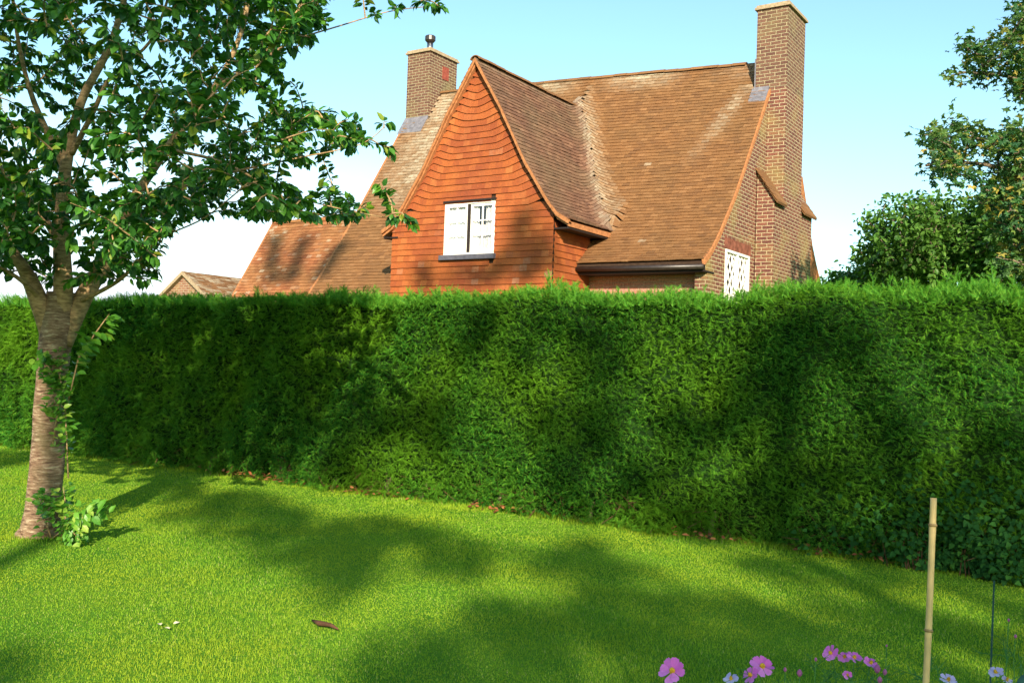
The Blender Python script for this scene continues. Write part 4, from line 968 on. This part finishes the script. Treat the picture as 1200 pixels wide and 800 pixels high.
# ------------------------------------------------------------------ garden bits in front
# bamboo cane
Tt, Bt = at(1094, 583, 2.25), at(1083, 800, 2.2); d = (Bt-Tt)/np.linalg.norm(Bt-Tt); bot = Tt+d*((Tt[2]+.1)/(-d[2]))
b = MB(); L_ = np.linalg.norm(bot-Tt); pts = []; rad = []
for i in range(61):
    q = i/60; pts.append(Tt+d*L_*q+RC*.004*sin(q*6)); s_ = (q*L_+.17) % .235; rad.append(.0075+.0012*exp(-(min(s_, .235-s_)/.012)**2)-.0004*(1-q))
b.tube(pts, rad, 14); ca = b.build('bamboo_cane', M['bamboo'], None, True); tag(ca, 'pale bamboo cane pushed upright into the flower bed at right', 'cane')
M['node'] = simple('cane_node', (.30, .19, .08), .6, .3, .3, 40)
for i in range(6):
    dn = .062+.235*i
    if dn < L_: c = Tt+d*dn+RC*.004*sin(dn/L_*6); b = MB(); b.tube([c-d*.0035, c-d*.001, c+d*.001, c+d*.0035], [.0086, .0100, .0100, .0086], 12); b.build('node_ring', M['node'], ca, True)
Tt, Bt = at(1165, 680, 2.6), at(1159, 800, 2.5); d = (Bt-Tt)/np.linalg.norm(Bt-Tt); bot = Tt+d*((Tt[2]+.05)/(-d[2])); b = MB(); b.tube([Tt, (Tt+bot)/2+RC*.008, bot], .0024, 6); tag(b.build('support_wire', M['wire'], None, True), 'thin dark green plant support wire right of the bamboo cane', 'wire')
# cosmos
def petal_tpl():
    T = []; Fs = []; nu, nv_ = 5, 5
    for i in range(nu):
        u = i/(nu-1); wv = [.05, .15, .27, .31, .24][i]
        for j in range(nv_):
            v = j/(nv_-1)*2-1; x = .12+.88*u; 
            if i == nu-1: x -= .06*abs(v)**2+.05*(j % 2)
            T.append((x, v*wv, .10*u*u*0+.10*(1-abs(v))*-.6*u+.03*u))
    for i in range(nu-1):
        for j in range(nv_-1): Fs.append((i*nv_+j, i*nv_+j+1, (i+1)*nv_+j+1, (i+1)*nv_+j))
    return np.array(T), np.array(Fs)
PT, PF = petal_tpl()
def blossom(c, r, face, mat, parent, lab=None, half=False, npet=8, cup=.15):
    face = norm(np.array(face, float)); ref = norm(np.cross(face, (0.1, .2, 1))); oth = np.cross(face, ref)
    Ds = []; Ns = []; P = []
    for k in range(npet):
        th = 2*pi*k/npet+rng.normal(0, .07); rad = ref*cos(th)+oth*sin(th); Ds.append(rad+face*(cup+rng.normal(0, .07))); Ns.append(face+rng.normal(0, .28, 3)-rad*cup); P.append(c+face*rng.normal(0, .001)+face*.0015*(k % 2))
    A, B, C = frames(np.array(Ds), np.array(Ns)); V, Fc = instances(PT, PF, np.array(P), A, B, C, r*rng.uniform(.92, 1.06, npet))
    fo = meshobj('flower', V, [Fc], M[mat], parent, True); fo['_w'] = list(parent.location)
    if lab: fo['label'] = lab
    b = MB()
    for k in range(26):
        q = sqrt(k/26)*r*.17; th = k*2.4; pp = c+(ref*cos(th)+oth*sin(th))*q+face*(.003+.004*(1-k/26)); b.tube([pp-face*.003, pp+face*.0035], [.0026*r/.033, .0016*r/.033], 5)
    b.build('flower_centre', M['disc'], fo)
    return fo
TOC = norm(EYE-at(900, 780, 2.3))
def cosmos(label, bx, flowers, seed):
    z = flowers[0][2]; base = at(bx, 860, z); base[2] = 0
    root = empty('cosmos_plant', tuple(base)); tag(root, label, 'flower plant', 'pink cosmos along the front flower bed')
    st = MB(); fl = []; 
    for (x, y, zc, dpx, mat, lean, up, nb) in flowers:
        c = at(x, y, zc); r = dpx/2/F*zc
        p0 = base+np.array([rng.normal(0, .02), rng.normal(0, .02), 0]); mid = (p0+c)/2+rng.normal(0, .02, 3)
        face = norm(TOC*.55+RC*lean+np.array([0, 0, up])+rng.normal(0, .05, 3))
        st.tube([p0, mid, c-face*.03-ZZ*.05, c-face*.004], [.003, .0022, .0013, .0012], 6)
        if nb == 'bud':
            b = MB(); r *= .75; b.tube([c-ZZ*r, c-ZZ*r*.6, c, c+ZZ*r*.7, c+ZZ*r*1.1], [r*.3, r*.6, r*.8, r*.5, r*.1], 10); o = b.build('bud', M[mat], root, True)
        else: blossom(c, r, face, mat, root, None)
        # feathery leaves along the stem
        for k in range(26):
            q = rng.uniform(.45, .96); p = p0+(c-p0)*q+rng.normal(0, .012, 3); dd = norm(rng.normal(0, 1, 3)+np.array([0, 0, .5])); Lf = rng.uniform(.04, .09)
            fl.append((p, dd, Lf))
    st.build('stem', M['stem'], root, True)
    fb = MB()
    for p, dd, Lf in fl:
        fb.tube([p, p+dd*Lf], [.0013, .0008], 3, cap=False)
        for k in range(5):
            q = (k+1)/6; s_ = norm(np.cross(dd, rng.normal(0, 1, 3))); fb.tube([p+dd*Lf*q, p+dd*Lf*q+(s_*.8+dd*.6)*Lf*.35], [.0011, .0006], 3, cap=False)
    fb.build('feathery_leaves', M['feather'], root, False, False)
cosmos('single large open pink cosmos, leftmost flower at the bottom edge', 790, [(788, 786, 2.2, 33, 'petal', -.1, .35, 'f')], 1)
cosmos('cosmos with two overlapping pink blooms and a pale lilac one to their left', 885, [(893, 781, 2.25, 30, 'petal', .1, .5, 'f'), (880, 791, 2.22, 22, 'petal', -.4, .6, 'f'), (857, 796, 2.2, 19, 'petal_pale', -.2, .9, 'f'), (920, 784, 2.3, 7, 'petal_bud', 0, 1, 'bud'), (937, 788, 2.3, 11, 'petal_bud', 0, 1, 'bud')], 2)
cosmos('cosmos bearing a cluster of several small pink blooms left of the cane', 1005, [(974, 765, 2.5, 20, 'petal', -.5, .3, 'f'), (990, 770, 2.5, 17, 'petal', -.2, .9, 'f'), (1001, 771, 2.48, 20, 'petal', .2, .9, 'f'), (1020, 777, 2.46, 18, 'petal', .4, .8, 'f'), (1028, 783, 2.44, 13, 'petal_bud', 0, 1, 'bud'), (1037, 787, 2.44, 9, 'petal_bud', 0, 1, 'bud'), (993, 791, 2.42, 12, 'petal', .0, .3, 'f'), (956, 772, 2.5, 6, 'petal_bud', 0, 1, 'bud'), (1031, 796, 2.4, 10, 'petal_bud', 0, 1, 'bud')], 3)
cosmos('cosmos with dusky lilac bloom just right of the cane foot', 1112, [(1111, 797, 2.3, 20, 'petal_pale', .2, .9, 'f'), (1039, 756, 2.6, 4, 'petal_bud', 0, 1, 'bud'), (1086, 762, 2.6, 5, 'petal_bud', 0, 1, 'bud')], 4)
cosmos('cosmos with whitish lilac bloom seen edge on at the bottom right corner', 1172, [(1167, 788, 2.3, 18, 'petal_pale', -.5, 1.2, 'f'), (1180, 797, 2.3, 14, 'petal_pale', .3, 1.1, 'f'), (1190, 745, 2.7, 6, 'petal_bud', 0, 1, 'bud'), (1182, 726, 2.7, 5, 'petal_bud', 0, 1, 'bud')], 5)
# glaucous leaves at the corner
root = empty('broad_leaved_plant', tuple(at(1195, 900, 2.1)*np.array([1, 1, 0]))); tag(root, 'blue green broad leaved plant cut by the bottom right corner', 'plant')
for k, (x, y, dx, dy, s_) in enumerate(((1236, 800, -1, .0, .10), (1250, 812, -.6, .3, .10), (1215, 826, -.8, .1, .10))):
    c = at(x, y, 2.1); D = np.array([RC*dx+ZZ*dy*.4-F0*.3]); A, B, C = frames(D, np.array([ZZ-F0*.5])); G = []
    T = np.array([(q, v*.32*sin(pi*min(q*.9+.06, 1)), .05*abs(v)-.10*q*q) for q in np.linspace(0, 1, 9) for v in (-1, -.5, 0, .5, 1)]); Fq = np.array([(i*5+j, i*5+j+1, (i+1)*5+j+1, (i+1)*5+j) for i in range(8) for j in range(4)])
    V, Fc = instances(T, Fq, c[None], A, B, C, s_); o = meshobj('leaf', V, [Fc], M['blueleaf'], root, True); md = o.modifiers.new('thick', 'SOLIDIFY'); md.thickness = .001
    b = MB(); b0 = np.array(root.location); b.tube([b0, (b0+c)/2+.01, c], .003, 6); b.build('stalk', M['stem'], root, True)
# debris on the lawn
def ground_at(x, y):
    d = FW+RC*(x-600)/F+UC*(400-y)/F; return EYE+d*(-EYE[2]/d[2])
p = ground_at(380, 738); b = MB(); b.tube([p+np.array([-.13, .03, .03]), p+np.array([-.04, .0, .035]), p+np.array([.05, .0, .04]), p+np.array([.12, -.01, .03])], [.006, .016, .013, .005], 6, .3); tag(b.build('bark_strip', M['twig'], None, True), 'brown strip of bark lying on the open lawn', 'twig')
M['pale'] = simple('pale_scrap', (.7, .6, .42))
for x, y, sz in ((186, 734, .055), (193, 739, .045), (203, 735, .05)):
    p = ground_at(x, y)+ZZ*.022; A, B, C = frames(np.array([[rng.normal(), rng.normal(), .1]]), np.array([[.2, -.1, 1.]]))
    v, f = instances(LT, LF3, p[None], A, B, C, sz); tag(meshobj('dry_leaf', v, [f], M['pale']), 'small pale dry leaf in the little cluster on the sunny lawn at lower left', 'leaf', 'pale dry leaves on the lawn')
# strip custom helper property
for o in bpy.data.objects:
    if '_w' in o: del o['_w']
